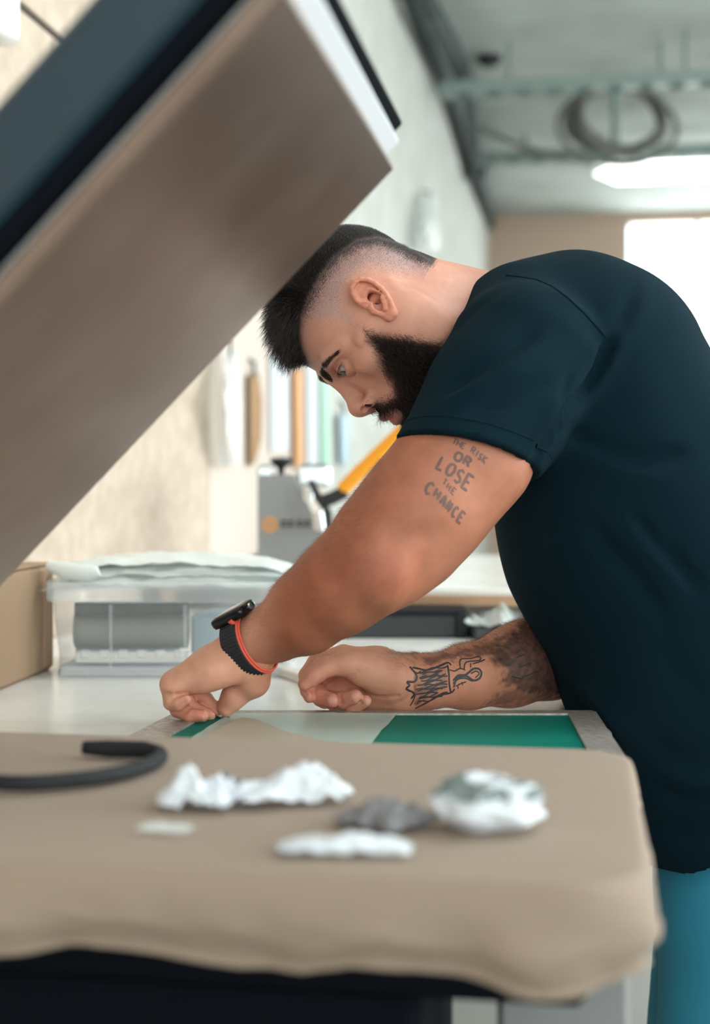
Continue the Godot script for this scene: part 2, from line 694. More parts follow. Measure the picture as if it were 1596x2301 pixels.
# batten lamps under the ceiling: the one in view and unseen ones added for their light
func lamps() -> void:
	var spots := [[1.0, 10.4], [1.62, 6.2], [1.62, 2.2], [3.6, 6.2], [3.6, 2.2], [0.9, -1.0]]
	for k in spots.size():
		batten(RW(spots[k][0], CY + 2.3, spots[k][1]), "long white tube lamp glowing under the ceiling above the bright window" if k == 0 else "", k)


func batten(at: Vector3, label: String, k: int) -> void:
	var o := thing("tube_lamp", label if label else ["", "added unseen tube lamp over the middle of the workshop", "added unseen tube lamp over the aisle beside the work table", "added unseen tube lamp near the side windows", "added unseen tube lamp near the first side window", "added unseen tube lamp behind the heat press"][k], "lamp", at, "tube lamps under the ceiling")
	var ln := 1.9
	var b := MB.new()
	b.box(at + Vector3.UP * 0.075, Vector3(ln, 0.03, 0.12), RB, 0.005)
	part("housing", b.mesh(), M.white_plastic, o)
	var g := MB.new()
	var prof := PackedVector3Array()
	var pts := []
	var rad := []
	for i in 13:
		var u := -1.0 + i / 6.0
		pts.append(at + R * (u * ln * 0.5))
		rad.append(0.07 * sqrt(maxf(0.0, 1.0 - pow(absf(u), 24.0))) + 0.004)
	for u in [-0.985, -0.96, 0.96, 0.985]:
		pass
	g.tube(pts, rad, 16)
	part("diffuser", g.mesh(), M.glow_lamp, o)
	for s in [-0.6, 0.6]:
		var h := MB.new()
		h.tube([at + R * s + Vector3.UP * 0.09, at + R * s + Vector3.UP * (0.098 if k == 0 else 0.3)], [0.006], 6)
		part("hanger", h.mesh(), M.galv, o)
	var l := AreaLight3D.new()
	l.name = "tube_lamp_light"
	l.area_size = Vector2(ln, 0.12)
	l.light_energy = [0.55, 1.0, 2.9, 0.9, 1.6, 0.8][k]
	l.light_color = Color(0.96, 0.99, 1.0)
	l.area_range = 40.0
	l.shadow_enabled = true
	add_child(l, true)
	l.transform = Transform3D(Basis(R, D, Vector3.UP), at - Vector3.UP * 0.08)


func room() -> void:
	var b := MB.new()
	var mid_t := (FAR_T + BACK_T) * 0.5
	var len_t := FAR_T - BACK_T
	var mid_s := (WALL_S + RIGHT_S) * 0.5
	var len_s := RIGHT_S - WALL_S
	b.box(RW(mid_s, -0.1, mid_t), Vector3(len_s + 0.6, 0.2, len_t + 0.6), RB, 0)
	struct("floor", b.mesh(), M.floor)
	b = MB.new()
	b.box(RW(mid_s, CEIL + 0.1, mid_t), Vector3(len_s + 0.6, 0.2, len_t + 0.6), RB, 0)
	struct("ceiling", b.mesh(), M.ceiling)
	b = MB.new()
	b.box(RW(WALL_S - 0.1, CEIL * 0.5, mid_t), Vector3(0.2, CEIL, len_t + 0.4), RB, 0)
	var wl := struct("wall_left", b.mesh(), M.paint_white)
	# far wall with its opening, s 0.34 .. 2.94
	wall_open("wall_far", RW(0, 0, FAR_T + 0.1), RB, WALL_S - 0.2, RIGHT_S + 0.2, 0.38, 2.90, CEIL - 2.2, CEIL - 0.1, M.far_wall, [])
	var op := []
	for k in 4:
		op.append(-0.8 + 3.4 * k)
	wall_open("wall_right", RW(RIGHT_S + 0.1, 0, 0), Basis(D, Vector3.UP, -R), BACK_T - 0.2, FAR_T + 0.2, 0, 0, CY, CY + 1.8, M.paint_white, op, 2.4)
	wall_open("wall_back", RW(0, 0, BACK_T - 0.1), Basis(-R, Vector3.UP, D), -RIGHT_S - 0.2, -WALL_S + 0.2, 0, 0, CY, CY + 1.8, M.paint_white, [-3.6, -0.6], 2.2)
	# fibre boards that cover the near end of the left wall, with open joints
	var seams := [-1.6, 0.9, 3.33]
	var hs := [[0.0, CY - 0.35], [CY - 0.34, CY + 0.785], [CY + 0.795, CEIL - 0.02]]
	for i in 2:
		for h in hs:
			var pb := MB.new()
			var t0: float = seams[i] + 0.006
			var t1: float = seams[i + 1] - 0.006
			pb.box(RW(WALL_S + 0.006, (h[0] + h[1]) * 0.5, (t0 + t1) * 0.5), Vector3(0.018, h[1] - h[0] - 0.004, t1 - t0), RB, 0.002)
			part("wall_board", pb.mesh(), M.board, wl)
	var jb := MB.new()
	jb.box(RW(WALL_S + 0.008, CY + 0.79, 0.9), Vector3(0.012, 0.012, 4.9), RB, 0.001)  # dark strip painted in place of the shade inside the joint
	part("joint_shade_strip", jb.mesh(), M.joint_shade, wl)
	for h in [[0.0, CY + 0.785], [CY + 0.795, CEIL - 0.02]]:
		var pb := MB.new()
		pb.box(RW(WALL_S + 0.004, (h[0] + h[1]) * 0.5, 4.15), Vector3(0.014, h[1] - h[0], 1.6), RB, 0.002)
		part("wall_board", pb.mesh(), M.board_lit, wl)
	var tb := MB.new()
	tb.box(RW(WALL_S + 0.02, CEIL - 0.06, mid_t), Vector3(0.06, 0.12, len_t), RB, 0.004)
	struct("trim_1", tb.mesh(), M.steel_dark)


# a wall along bs.x from u0 to u1 with either one opening (a0..a1) or several of width ow centred on `ops`
func wall_open(called: String, at: Vector3, bs: Basis, u0: float, u1: float, a0: float, a1: float, y0: float, y1: float, m: Material, ops: Array, ow := 0.0) -> void:
	var b := MB.new()
	var cuts := []
	if ops.is_empty():
		cuts.append([a0, a1])
	for o in ops:
		cuts.append([o - ow * 0.5, o + ow * 0.5])
	var w := u1 - u0
	b.box(at + bs.x * (u0 + u1) * 0.5 + Vector3.UP * y0 * 0.5, Vector3(w, y0, 0.2), bs, 0)
	b.box(at + bs.x * (u0 + u1) * 0.5 + Vector3.UP * (y1 + CEIL + 0.1) * 0.5, Vector3(w, CEIL + 0.1 - y1, 0.2), bs, 0)
	var from := u0
	for c in cuts + [[u1, u1]]:
		if c[0] - from > 0.01:
			b.box(at + bs.x * (from + c[0]) * 0.5 + Vector3.UP * (y0 + y1) * 0.5, Vector3(c[0] - from, y1 - y0, 0.2), bs, 0)
		from = c[1]
	struct(called, b.mesh(), m)


func rail(p: Vector3, q: Vector3, w: float, h: float, mb: MB) -> void:
	var z := (q - p).normalized()
	var x := Vector3.UP.cross(z).normalized()
	mb.box((p + q) * 0.5, Vector3(w, h, (q - p).length()), Basis(x, z.cross(x), z), 0.004)


func ceiling_things() -> void:
	# galvanised cable trays across the ceiling: side flanges, slotted floor, hangers
	var labels := ["nearer galvanised cable tray across the ceiling above the cable coil", "farther galvanised cable tray across the ceiling over the tube lamp"]
	for k in 2:
		var y: float = CY + [2.30, 2.4][k]
		var t: float = [8.2, 10.35][k]
		var o := thing("cable_tray", labels[k], "cable tray", RW(-0.9, y, t), "cable trays under the ceiling")
		var n := 26
		for s in [-1, 1]:
			var b := MB.new()
			b.box(RW(1.4, y + 0.03, t + s * 0.07), Vector3(4.5, 0.07, 0.006), RB, 0.001)
			part("flange", b.mesh(), M.galv, o)
		for i in n:
			var b := MB.new()
			b.box(RW(-0.8 + i * 0.173, y, t), Vector3(0.09, 0.005, 0.138), RB, 0.001)
			part("rung", b.mesh(), M.galv, o)
		for i in 4:
			var b := MB.new()
			b.tube([RW(-0.45 + i * 1.0, y, t), RW(-0.45 + i * 1.0, CEIL, t)], [0.012], 8)
			part("hanger", b.mesh(), M.galv, o)
	# dark duct that follows the top of the left wall
	var o2 := thing("wall_duct", "dark grey steel duct along the top of the left wall", "duct", P(1112, 500, 13.2))
	var path := [P(940, -40, 6.6), P(965, 20, 6.9), P(1020, 120, 7.8), P(1055, 200, 8.7), P(1062, 290, 9.6), P(1070, 385, 10.6)]
	for i in path.size() - 1:
		var b := MB.new()
		rail(path[i], path[i + 1], 0.085, 0.09, b)
		part("duct_section", b.mesh(), M.steel_dark, o2)
	var b2 := MB.new()
	rail(P(1078, 392, 10.8), P(1104, 505, 13.2), 0.06, 0.09, b2)
	part("duct_section", b2.mesh(), M.steel_dark, o2)
	var b3 := MB.new()
	b3.box(P(1068, 384, 10.6), Vector3(0.17, 0.12, 0.14), RB, 0.01)
	part("joint_box", b3.mesh(), M.steel_dark, o2)
	# smoke alarm
	var at := P(1100, 128, 8.15)
	at.y = CEIL
	at = P(1100, 131, 8.45)
	var sm := thing("smoke_alarm", "small black round smoke alarm on the ceiling", "smoke alarm", Vector3(at.x, CEIL - 0.05, at.z))
	var c := MB.new()
	c.lathe(PackedVector2Array([Vector2(0.0, 0.0), Vector2(0.045, 0.0), Vector2(0.058, 0.012), Vector2(0.06, 0.03)]), Vector3(at.x, CEIL - 0.055, at.z))
	part("body", c.mesh(), M.black, sm)
	var c2 := MB.new()
	c2.lathe(PackedVector2Array([Vector2(0.0, 0.0), Vector2(0.07, 0.0), Vector2(0.07, 0.025), Vector2(0, 0.025)]), Vector3(at.x, CEIL - 0.025, at.z))
	part("base_ring", c2.mesh(), M.black_soft, sm)
	# coil of grey cable tied to the trays
	var coil := thing("cable_coil", "big loose coil of grey cable hanging between the cable trays", "cable", P(1390, 345, 9.3))
	var loops := [[1390, 268, 106, 74, 0.0], [1396, 272, 100, 70, 0.1], [1384, 266, 112, 70, -0.12], [1400, 262, 96, 66, 0.25], [1388, 285, 134, 84, 0.05], [1394, 270, 90, 72, 0.4]]
	for l in loops:
		var pts := []
		for i in 49:
			var a := TAU * i / 48.0
			var dx: float = cos(a) * l[2]
			var dy: float = sin(a) * l[3]
			pts.append(P(l[0] + dx * cos(l[4]) - dy * sin(l[4]), l[1] + dx * sin(l[4]) + dy * cos(l[4]), 9.3 + 0.12 * sin(a + l[4] * 5.0)))
		var b := MB.new()
		b.tube(pts, [0.020], 7, false)
		part("cable_turn", b.mesh(), M.grey_cable, coil)
	var bb := MB.new()
	bb.tube([P(1385, 190, 9.2), P(1384, 350, 9.4)], [0.03], 8)
	part("hanging_bar", bb.mesh(), M.galv, coil)
	var sag := MB.new()
	var sp := []
	for i in 17:
		var u := i / 16.0
		sp.append(P(lerpf(1076, 1345, u), 288 + 66 * sin(u * PI * 0.5) + 10 * u, lerpf(9.7, 10.3, u)))
	sag.tube(sp, [0.022], 8)
	single("sagging_cable", sag.mesh(), M.grey_cable, "grey cable sagging from the wall duct to the farther cable tray", "cable")
	var rod := MB.new()
	rod.tube([P(1485, -60, 8.0), P(1485, 172, 8.3)], [0.016], 8)
	single("ceiling_rod", rod.mesh(), M.galv, "thin grey rod hanging from the ceiling at the nearer cable tray", "rod")


func wall_point(px: float, py: float, off := 0.03) -> Vector3:
	# where a line of sight meets the left wall
	var z := (0.94 - off * 1.0137) / (0.1655 - (px - 798.0) / F)
	return P(px, py, z)


# flat pieces hanging on the left wall
func wall_things() -> void:
	var specs := [
		["wooden_board", [[561, 842], [581, 838], [590, 900], [588, 985], [574, 1040], [562, 1046]], "wood_brown", 0.03, "dark brown wooden board hanging on the wall left of the orange strip", "board"],
		["wooden_strip", [[661, 830], [680, 828], [682, 1050], [664, 1052]], "wood_orange", 0.03, "tall orange-brown wooden strip hanging on the wall", "strip"],
		["film_strip", [[722, 838], [740, 836], [741, 1060], [723, 1062]], "green_film", 0.02, "pale green film strip hanging on the wall right of the wooden strip", "film"],
		["film_strip", [[764, 930], [784, 928], [785, 1040], [766, 1042]], "blue_film", 0.02, "short grey-blue film strip hanging on the wall", "film"],
		["paper_sheet", [[608, 790], [648, 785], [648, 1010], [610, 1014]], "white_paper", 0.012, "white paper sheet pinned to the wall beside the brown board", "paper"],
		["paper_sheet", [[690, 770], [715, 768], [716, 1048], [692, 1050]], "white_paper", 0.012, "narrow white paper sheet between the wooden strip and the green film", "paper"],
	]
	for s in specs:
		var o := thing(s[0], s[4], s[5], wall_point(s[1][3][0], s[1][3][1]), "pieces hanging on the left wall")
		var b := MB.new()
		var pts: Array = s[1]
		var c := Vector3()
		var front := []
		var back := []
		for q in pts:
			front.append(wall_point(q[0], q[1], s[3] * 0.4 + 0.014))
			back.append(wall_point(q[0], q[1], 0.013))
			c += front[-1] / pts.size()
		for i in pts.size():
			var j := (i + 1) % pts.size()
			b.tri(c, front[i], front[j], R)
			b.quad(front[i], front[j], back[j], back[i], (front[i] + front[j]) * 0.5 - c)
		part("sheet", b.mesh(), M[s[2]], o)
		var h := MB.new()
		var top: Vector3 = (front[0] + front[1]) * 0.5
		h.tube([top + Vector3.UP * 0.05 - R * s[3], top + Vector3.UP * 0.03, top - Vector3.UP * 0.01], [0.006], 6)
		part("hook", h.mesh(), M.steel_dark, o)
	# clear bags hung in a bunch
	var bags := [[518, 915, 24, 130, "bunch of clear plastic bags hanging on the wall left of the brown board"], [965, 500, 26, 60, "bright crumpled plastic bag hanging high on the far white wall"], [840, 690, 40, 130, "clear plastic sheet hanging on the wall behind the man's head"]]
	for s in bags:
		var b := MB.new()
		var pts := PackedVector3Array()
		var n := FastNoiseLite.new()
		n.seed = int(s[0])
		n.frequency = 0.02
		for r in 19:
			for k in 17:
				var u := k / 16.0 * 2.0 - 1.0
				var v := r / 18.0
				var w: float = s[2] * (0.35 + 0.65 * sin(clampf(v * 1.2 + 0.15, 0, 1) * PI * 0.62))
				pts.append(wall_point(s[0] + u * w, s[1] + (v - 0.5) * 2.0 * s[3], 0.05 + 0.045 * (1.0 - u * u) * sin(v * PI) + 0.03 * n.get_noise_2d(u * 60.0, v * 90.0)))
		b.grid(pts, 17)
		var o := thing("plastic_bag", s[4], "plastic bag", wall_point(s[0], s[1] + s[3]), "clear bags on the left wall")
		part("bag", b.mesh(), M.bag, o)
		var hk := MB.new()
		var tp := wall_point(s[0], s[1] - s[3], 0.05)
		hk.tube([tp + Vector3.UP * 0.03 - R * 0.05, tp + Vector3.UP * 0.02, tp - Vector3.UP * 0.02], [0.005], 6)
		part("hook", hk.mesh(), M.steel_dark, o)
	# white fitting at the upper left
	var wf := thing("wall_fitting", "white rounded plastic fitting high on the beige board wall", "wall fitting", wall_point(-10, 95))
	var fb := MB.new()
	fb.lathe(PackedVector2Array([Vector2(0, 0), Vector2(0.024, 0.002), Vector2(0.028, 0.015), Vector2(0.028, 0.09), Vector2(0.022, 0.1), Vector2(0, 0.102)]), wall_point(2, 98, 0.045))
	part("cover", fb.mesh(), M.white_plastic, wf)
	var fb2 := MB.new()
	fb2.box(wall_point(-8, 40, 0.02), Vector3(0.05, 0.03, 0.03), RB, 0.004)
	part("bracket", fb2.mesh(), M.white_plastic, wf)


# a point of the open upper platen: a along its length from the hinge side to the free end, n across its thickness, t in depth
const TH := 0.7924
func plate_pt(a: float, n: float, t: float) -> Vector3:
	var s := -0.152 + a * cos(TH) - n * sin(TH)
	var y := CY + 0.258 + a * sin(TH) + n * cos(TH)
	return RW(s, y, t)


func plate_basis() -> Basis:
	var x := R * cos(TH) + Vector3.UP * sin(TH)
	var y := -R * sin(TH) + Vector3.UP * cos(TH)
	return Basis(x, y, x.cross(y))


func slab(mb: MB, a0: float, a1: float, n0: float, n1: float, t0: float, t1: float, bev := 0.003) -> void:
	mb.box(plate_pt((a0 + a1) * 0.5, (n0 + n1) * 0.5, (t0 + t1) * 0.5), Vector3(a1 - a0, n1 - n0, t1 - t0), plate_basis(), bev)


const PT0 := 0.712
const PT1 := 1.118


func heat_press() -> void:
	var o := thing("heat_press", "open blue-black heat press with its metal upper platen raised in the foreground", "heat press", RW(-0.3, 0.0, 0.92))
	var ln := 0.60
	var b := MB.new()
	slab(b, -ln, 0.0, 0.0, 0.014, PT0, PT1, 0.0025)
	part("heating_plate", b.mesh(), M.alu, o, "brownish brushed metal underside of the raised platen")
	b = MB.new()
	slab(b, -ln, 0.018, 0.014, 0.02, PT0 + 0.012, PT1 + 0.006, 0.001)
	part("insulation_board", b.mesh(), M.insul, o, "white insulation edge")
	b = MB.new()
	slab(b, -ln - 0.02, 0.014, 0.02, 0.03, PT0 - 0.002, PT1 + 0.002, 0.002)
	part("gap_gasket", b.mesh(), M.press_black, o)
	b = MB.new()
	slab(b, -ln - 0.03, 0.028, 0.03, 0.075, PT0 - 0.008, PT1 + 0.012, 0.004)
	var cov := part("upper_cover", b.mesh(), M.press_blue, o, "dark blue painted cover of the upper platen")
	b = MB.new()
	slab(b, -ln - 0.03, 0.031, 0.024, 0.034, PT0 + 0.01, PT1 + 0.014, 0.002)
	part("cover_rim", b.mesh(), M.press_black, o)
	# lifting arm and hinge, at the hinge side
	b = MB.new()
	slab(b, -ln - 0.12, -0.1, 0.075, 0.11, 0.87, 0.95, 0.006)
	part("lifting_arm", b.mesh(), M.press_blue, o)
	b = MB.new()
	b.tube([RW(-0.66, CY - 0.16, 0.78), RW(-0.66, CY - 0.16, 1.06)], [0.02], 16)
	part("hinge_pin", b.mesh(), M.chrome, o)
	for t in [0.8, 1.02]:
		b = MB.new()
		b.box(RW(-0.66, CY - 0.24, t), Vector3(0.09, 0.24, 0.02), RB, 0.006)
		part("hinge_cheek", b.mesh(), M.press_blue, o)
	# lower platen and stand
	b = MB.new()
	b.box(RW(-0.28, CY - 0.214, 0.905), Vector3(0.58, 0.022, 0.33), RB, 0.004)
	part("lower_platen", b.mesh(), M.press_grey, o)
	b = MB.new()
	b.box(RW(-0.33, CY - 0.275, 0.92), Vector3(0.66, 0.05, 0.2), RB, 0.006)
	part("base_beam", b.mesh(), M.press_black, o)
	b = MB.new()
	b.box(RW(-0.28, CY - 0.40, 0.95), Vector3(0.36, 0.2, 0.22), RB, 0.008)
	part("base_body", b.mesh(), M.press_black, o)
	for s in [-0.5, -0.08]:
		b = MB.new()
		b.box(RW(s, CY - 0.5 - 0.03, 0.95), Vector3(0.05, 0.06, 0.3), RB, 0.008)
		part("foot", b.mesh(), M.press_black, o)
	# the stand it is bolted to
	var st := thing("press_stand", "grey steel cabinet stand carrying the heat press", "stand", RW(-0.28, 0, 0.98))
	b = MB.new()
	b.box(RW(-0.24, CY - 0.575, 0.95), Vector3(0.72, 0.03, 0.38), RB, 0.006)
	part("stand_top", b.mesh(), M.press_black, st)
	for s in [-0.54, 0.06]:
		b = MB.new()
		b.box(RW(s, (CY - 0.59) * 0.5, 0.95), Vector3(0.1, CY - 0.59, 0.36), RB, 0.006)
		part("side_panel", b.mesh(), M.press_grey, st)
	# the light grey upright beside the platen and the dark one behind it
	b = MB.new()
	b.box(P(1268, 2330, 0.98), Vector3(0.092, 0.30, 0.03), RB, 0.005)
	part("upright", b.mesh(), M.press_grey2, st, "light grey upright under the platen corner")
	b = MB.new()
	b.box(P(100, 2330, 1.0), Vector3(0.07, 0.22, 0.03), RB, 0.005)
	part("upright", b.mesh(), M.press_grey, st)
	platen_cloth()


func platen_cloth() -> void:
	var b := MB.new()
	var cs := RW(-0.28, CY - 0.2, 0.9125)
	var hx := 0.312
	var hz := 0.19
	var rad := 0.045
	var n := 224
	var pts := PackedVector3Array()
	var ring := []
	for i in n:
		# rounded rectangle walked by angle pieces of equal length
		var per := 4.0 * (hx - rad) + 4.0 * (hz - rad) + TAU * rad
		var d := per * i / n
		var q := Vector2()
		var nn := Vector2()
		var segs := [[2.0 * (hz - rad), Vector2(hx, -(hz - rad)), Vector2(0, 1)], [PI * 0.5 * rad, Vector2(hx - rad, hz - rad), 0.0], [2.0 * (hx - rad), Vector2(hx - rad, hz), Vector2(-1, 0)], [PI * 0.5 * rad, Vector2(-(hx - rad), hz - rad), PI * 0.5], [2.0 * (hz - rad), Vector2(-hx, hz - rad), Vector2(0, -1)], [PI * 0.5 * rad, Vector2(-(hx - rad), -(hz - rad)), PI], [2.0 * (hx - rad), Vector2(-(hx - rad), -hz), Vector2(1, 0)], [PI * 0.5 * rad, Vector2(hx - rad, -(hz - rad)), PI * 1.5]]
		for s in segs:
			if d <= s[0] + 1e-9:
				if s[2] is Vector2:
					q = s[1] + s[2] * d
					nn = Vector2(s[2].y, -s[2].x)
				else:
					var a: float = s[2] + d / rad
					nn = Vector2(cos(a), sin(a))
					q = s[1] + nn * rad
				break
			d -= s[0]
		ring.append([q, nn, per * i / n])
	var noise := FastNoiseLite.new()
	noise.seed = 12
	noise.frequency = 6.0
	var rows := [[0.0, 0.0], [0.35, 0.0], [0.7, 0.0], [0.88, 0.0], [0.95, 0.0], [0.985, -0.0008]]
	var put := func(q: Vector2, y: float) -> void:
		pts.append(cs + R * q.x + Vector3.UP * y + D * q.y)
	for r in rows:
		for i in n:
			var q: Vector2 = ring[i][0] * r[0]
			put.call(q, r[1] + 0.0012 * noise.get_noise_2d(q.x, q.y) * (1.0 if r[0] > 0.0 else 0.0))
	for k in 12:
		var f := k / 11.0
		for i in n:
			var w: float = ring[i][2]
			var ripple := 0.0035 * sin(w * 52.0 + 2.0 * sin(w * 17.0)) + 0.003 * noise.get_noise_2d(w * 3.0, f * 0.6) + 0.0045 * noise.get_noise_2d(w * 1.2, 9.0)
			var drop := 0.046 + 0.007 * noise.get_noise_2d(w * 1.1, 4.0) + 0.004 * sin(w * 38.0)
			var turn := sin(minf(f * 3.2, 1.0) * PI * 0.5)
			var out := 0.004 * turn + ripple * smoothstep(0.15, 0.9, f) * 1.4 - 0.010 * smoothstep(0.6, 1.0, f)
			var q: Vector2 = ring[i][0] + ring[i][1] * out
			put.call(q, -0.001 - 0.004 * (1.0 - cos(minf(f * 3.2, 1.0) * PI * 0.5)) - drop * f)
	b.grid(pts, n, true, true)
	var o := thing("platen_cover", "beige fabric cover with a gathered skirt fitted over the lower press platen", "cloth cover", cs)
	part("cover_cloth", b.mesh(), M.cloth, o)
	# elastic hem
	var hem := []
	var last := pts.size() - n
	for i in n + 1:
		hem.append(pts[last + i % n] + Vector3.DOWN * 0.001)
	var hb := MB.new()
	hb.tube(hem, [0.0022], 6, false)
	part("elastic_hem", hb.mesh(), M.cloth, o)


# crumpled scraps and the hose on the covered platen
func press_things() -> void:
	var top := CY - 0.1985
	var hose := []
	var hp := [[-140, 1722], [-90, 1758], [-20, 1776], [60, 1780], [150, 1774], [230, 1764], [300, 1748], [345, 1730], [362, 1716], [352, 1706], [320, 1701], [285, 1700], [240, 1699], [200, 1697]]
	var cv := Curve3D.new()
	for q in hp:
		var z: float = 0.2 * F / (q[1] - 1100.0 + 6.0)
		var p := P(q[0], q[1], z)
		p.y = top + 0.006
		cv.add_point(p)
	for k in cv.point_count:
		var a := cv.get_point_position(maxi(k - 1, 0))
		var bq := cv.get_point_position(mini(k + 1, cv.point_count - 1))
		cv.set_point_in(k, (a - bq) * 0.18)
		cv.set_point_out(k, (bq - a) * 0.18)
	for k in 70:
		hose.append(cv.sample_baked(cv.get_baked_length() * k / 69.0, true))
	var h := MB.new()
	h.tube(hose, [0.0054], 12)
	var o := thing("rubber_strap", "black rubber strap curled on the left of the beige cover", "strap", hose[35])
	part("strap", h.mesh(), M.black_soft, o)
	h = MB.new()
	h.tube([hose[69] + R * -0.004, hose[66], hose[60], hose[56]], [0.005, 0.0064, 0.0064, 0.0056], 12)
	part("end_sleeve", h.mesh(), M.black_soft, o)
	# scraps: centre, half width, half depth (mm), height, colour, turn
	var sc := [
		[448, 1798, 25, 18, 24, "white_paper", 0.1, "small crumpled white paper scrap right of the black strap", "crumpled_paper"],
		[660, 1790, 37, 16, 26, "white_paper", -0.25, "long crumpled white paper scrap in the middle of the cover", "crumpled_paper"],
		[868, 1838, 26, 24, 17, "grey_paper", 0.7, "dark grey crumpled backing scrap beside the crumpled ball", "crumpled_paper"],
		[775, 1900, 38, 13, 11, "white_paper", 0.05, "flat white paper strip nearest the front of the cover", "paper_strip"],
		[372, 1852, 17, 9, 4, "bag", 0.3, "small clear film scrap at the left of the scraps", "film_scrap"],
		[525, 1775, 18, 12, 15, "grey_paper", 0.5, "small grey crumpled scrap between the two white ones", "crumpled_paper"],
	]
	for q in sc:
		var z: float = 0.1985 * F / (q[1] + 12.0 - 1100.0)
		var at := P(q[0], q[1] + 12, z)
		at.y = top
		var m := MB.new()
		crumple(m, at, q[2] * 0.001, q[3] * 0.001, q[4] * 0.001, q[6], int(q[0]))
		var t := thing(q[8], q[7], "paper scrap" if q[5] != "bag" else "film scrap", at, "scraps on the beige cover")
		part("scrap", m.mesh(), M[q[5]], t)
	# the ball of printed film: crushed folds, grey-green print
	var zb: float = 0.1985 * F / (1860.0 - 1100.0)
	var ab := P(1095, 1860, zb)
	ab.y = top
	var ball := thing("crumpled_film", "round crumpled ball of white film with grey-green print", "film ball", ab, "scraps on the beige cover")
	var fn := FastNoiseLite.new()
	fn.seed = 8
	fn.frequency = 34.0
	fn.noise_type = FastNoiseLite.TYPE_CELLULAR
	fn.cellular_return_type = FastNoiseLite.RETURN_DISTANCE
	var low := FastNoiseLite.new()
	low.seed = 3
	low.frequency = 0.9
	var bp := PackedVector3Array()
	for r in 25:
		for k in 48:
			var la := PI * (r / 24.0 - 0.5)
			var lo := TAU * k / 48.0
			var d := Vector3(cos(la) * cos(lo), sin(la), cos(la) * sin(lo))
			var q := 0.037 * (1.0 + 0.35 * low.get_noise_3dv(d)) * (0.86 + 0.62 * (fn.get_noise_3dv(d * 0.045) + 0.5) * (0.6 + 0.4 * d.y))
			bp.append(ab + Vector3(d.x * q * 1.02, maxf(d.y * q * 0.48 + 0.014, 0.0005), d.z * q * 0.8))
	var bm := MB.new()
	bm.grid(bp, 48, true, true)
	part("film", bm.mesh(), M.white_paper, ball)
	for k in 13:
		var a := rng.randf() * TAU
		var pr := MB.new()
		var pts := PackedVector3Array()
		for i in 7:
			for j in 4:
				var d := Vector3(cos(a + i * 0.12) * (0.3 + j * 0.2), 0.75 - j * 0.14, sin(a + i * 0.12) * (0.3 + j * 0.2)).normalized()
				var q := 0.0375 * (1.0 + 0.35 * low.get_noise_3dv(d)) * (0.86 + 0.62 * (fn.get_noise_3dv(d * 0.045) + 0.5) * (0.6 + 0.4 * d.y))
				pts.append(ab + Vector3(d.x * q * 1.02, d.y * q * 0.48 + 0.0146, d.z * q * 0.8))
		pr.grid(pts, 4)
		part("print_patch", pr.mesh(), M.grey_print, ball)


func crumple(m: MB, at: Vector3, hw: float, hd: float, hh: float, turn: float, seed_no: int) -> void:
	var fn := FastNoiseLite.new()
	fn.seed = seed_no
	fn.frequency = 1.0
	fn.noise_type = FastNoiseLite.TYPE_CELLULAR
	fn.cellular_return_type = FastNoiseLite.RETURN_DISTANCE
	var f2 := FastNoiseLite.new()
	f2.seed = seed_no + 5
	f2.frequency = 1.0
	var n := 30
	var pts := PackedVector3Array()
	for r in n:
		for k in n:
			var u := k / (n - 1.0) * 2.0 - 1.0
			var w := r / (n - 1.0) * 2.0 - 1.0
			var edge := 1.0 + 0.16 * f2.get_noise_2d(u * 1.5 + 9.0, w * 1.5)
			var x := u * hw * edge * (1.0 - 0.12 * absf(w))
			var z := w * hd * edge
			var y := hh * (0.2 + 0.8 * (1.0 - maxf(u * u, w * w))) * (0.8 + 0.7 * f2.get_noise_2d(u * 0.9, w * 0.7) + 0.2 * fn.get_noise_2d(u * 1.2, w * 1.2)) + hh * 0.3 * absf(f2.get_noise_2d(u * 1.8 + 4.0, w * 1.5))
			pts.append(at + Vector3(x * cos(turn) - z * sin(turn), maxf(y, 0.0006), x * sin(turn) + z * cos(turn)))
	m.grid(pts, n)


const TABLE_Y := CY - 0.25


func work_table() -> void:
	var o := thing("work_table", "long white laminate work table under the man's hands", "table", RW(0.1, 0, 2.2))
	var b := MB.new()
	b.box(RW(-0.43, TABLE_Y - 0.014, 2.42), Vector3(0.91, 0.028, 2.62), RB, 0.003)
	part("tabletop", b.mesh(), M.table, o)
	for s in [-0.8, -0.02]:
		for t in [1.2, 3.62]:
			b = MB.new()
			b.box(RW(s, (TABLE_Y - 0.028) * 0.5, t), Vector3(0.05, TABLE_Y - 0.028, 0.05), RB, 0.004)
			part("leg", b.mesh(), M.press_grey, o)
	b = MB.new()
	b.box(RW(-0.41, TABLE_Y - 0.07, 3.6), Vector3(0.76, 0.08, 0.02), RB, 0.002)
	part("apron", b.mesh(), M.press_grey, o)


func bar4(mb: MB, a: Vector3, b: Vector3, c: Vector3, d: Vector3, h: float) -> void:
	# a bar whose top is the quad a b c d, h deep
	var dn := Vector3.DOWN * h
	var m := (a + b + c + d) * 0.25
	mb.quad(a, b, c, d, Vector3.UP)
	mb.quad(a + dn, b + dn, c + dn, d + dn, Vector3.DOWN)
	var q := [a, b, c, d]
	for i in 4:
		var e: Vector3 = q[i]
		var f: Vector3 = q[(i + 1) % 4]
		mb.quad(e, f, f + dn, e + dn, (e + f) * 0.5 - m)


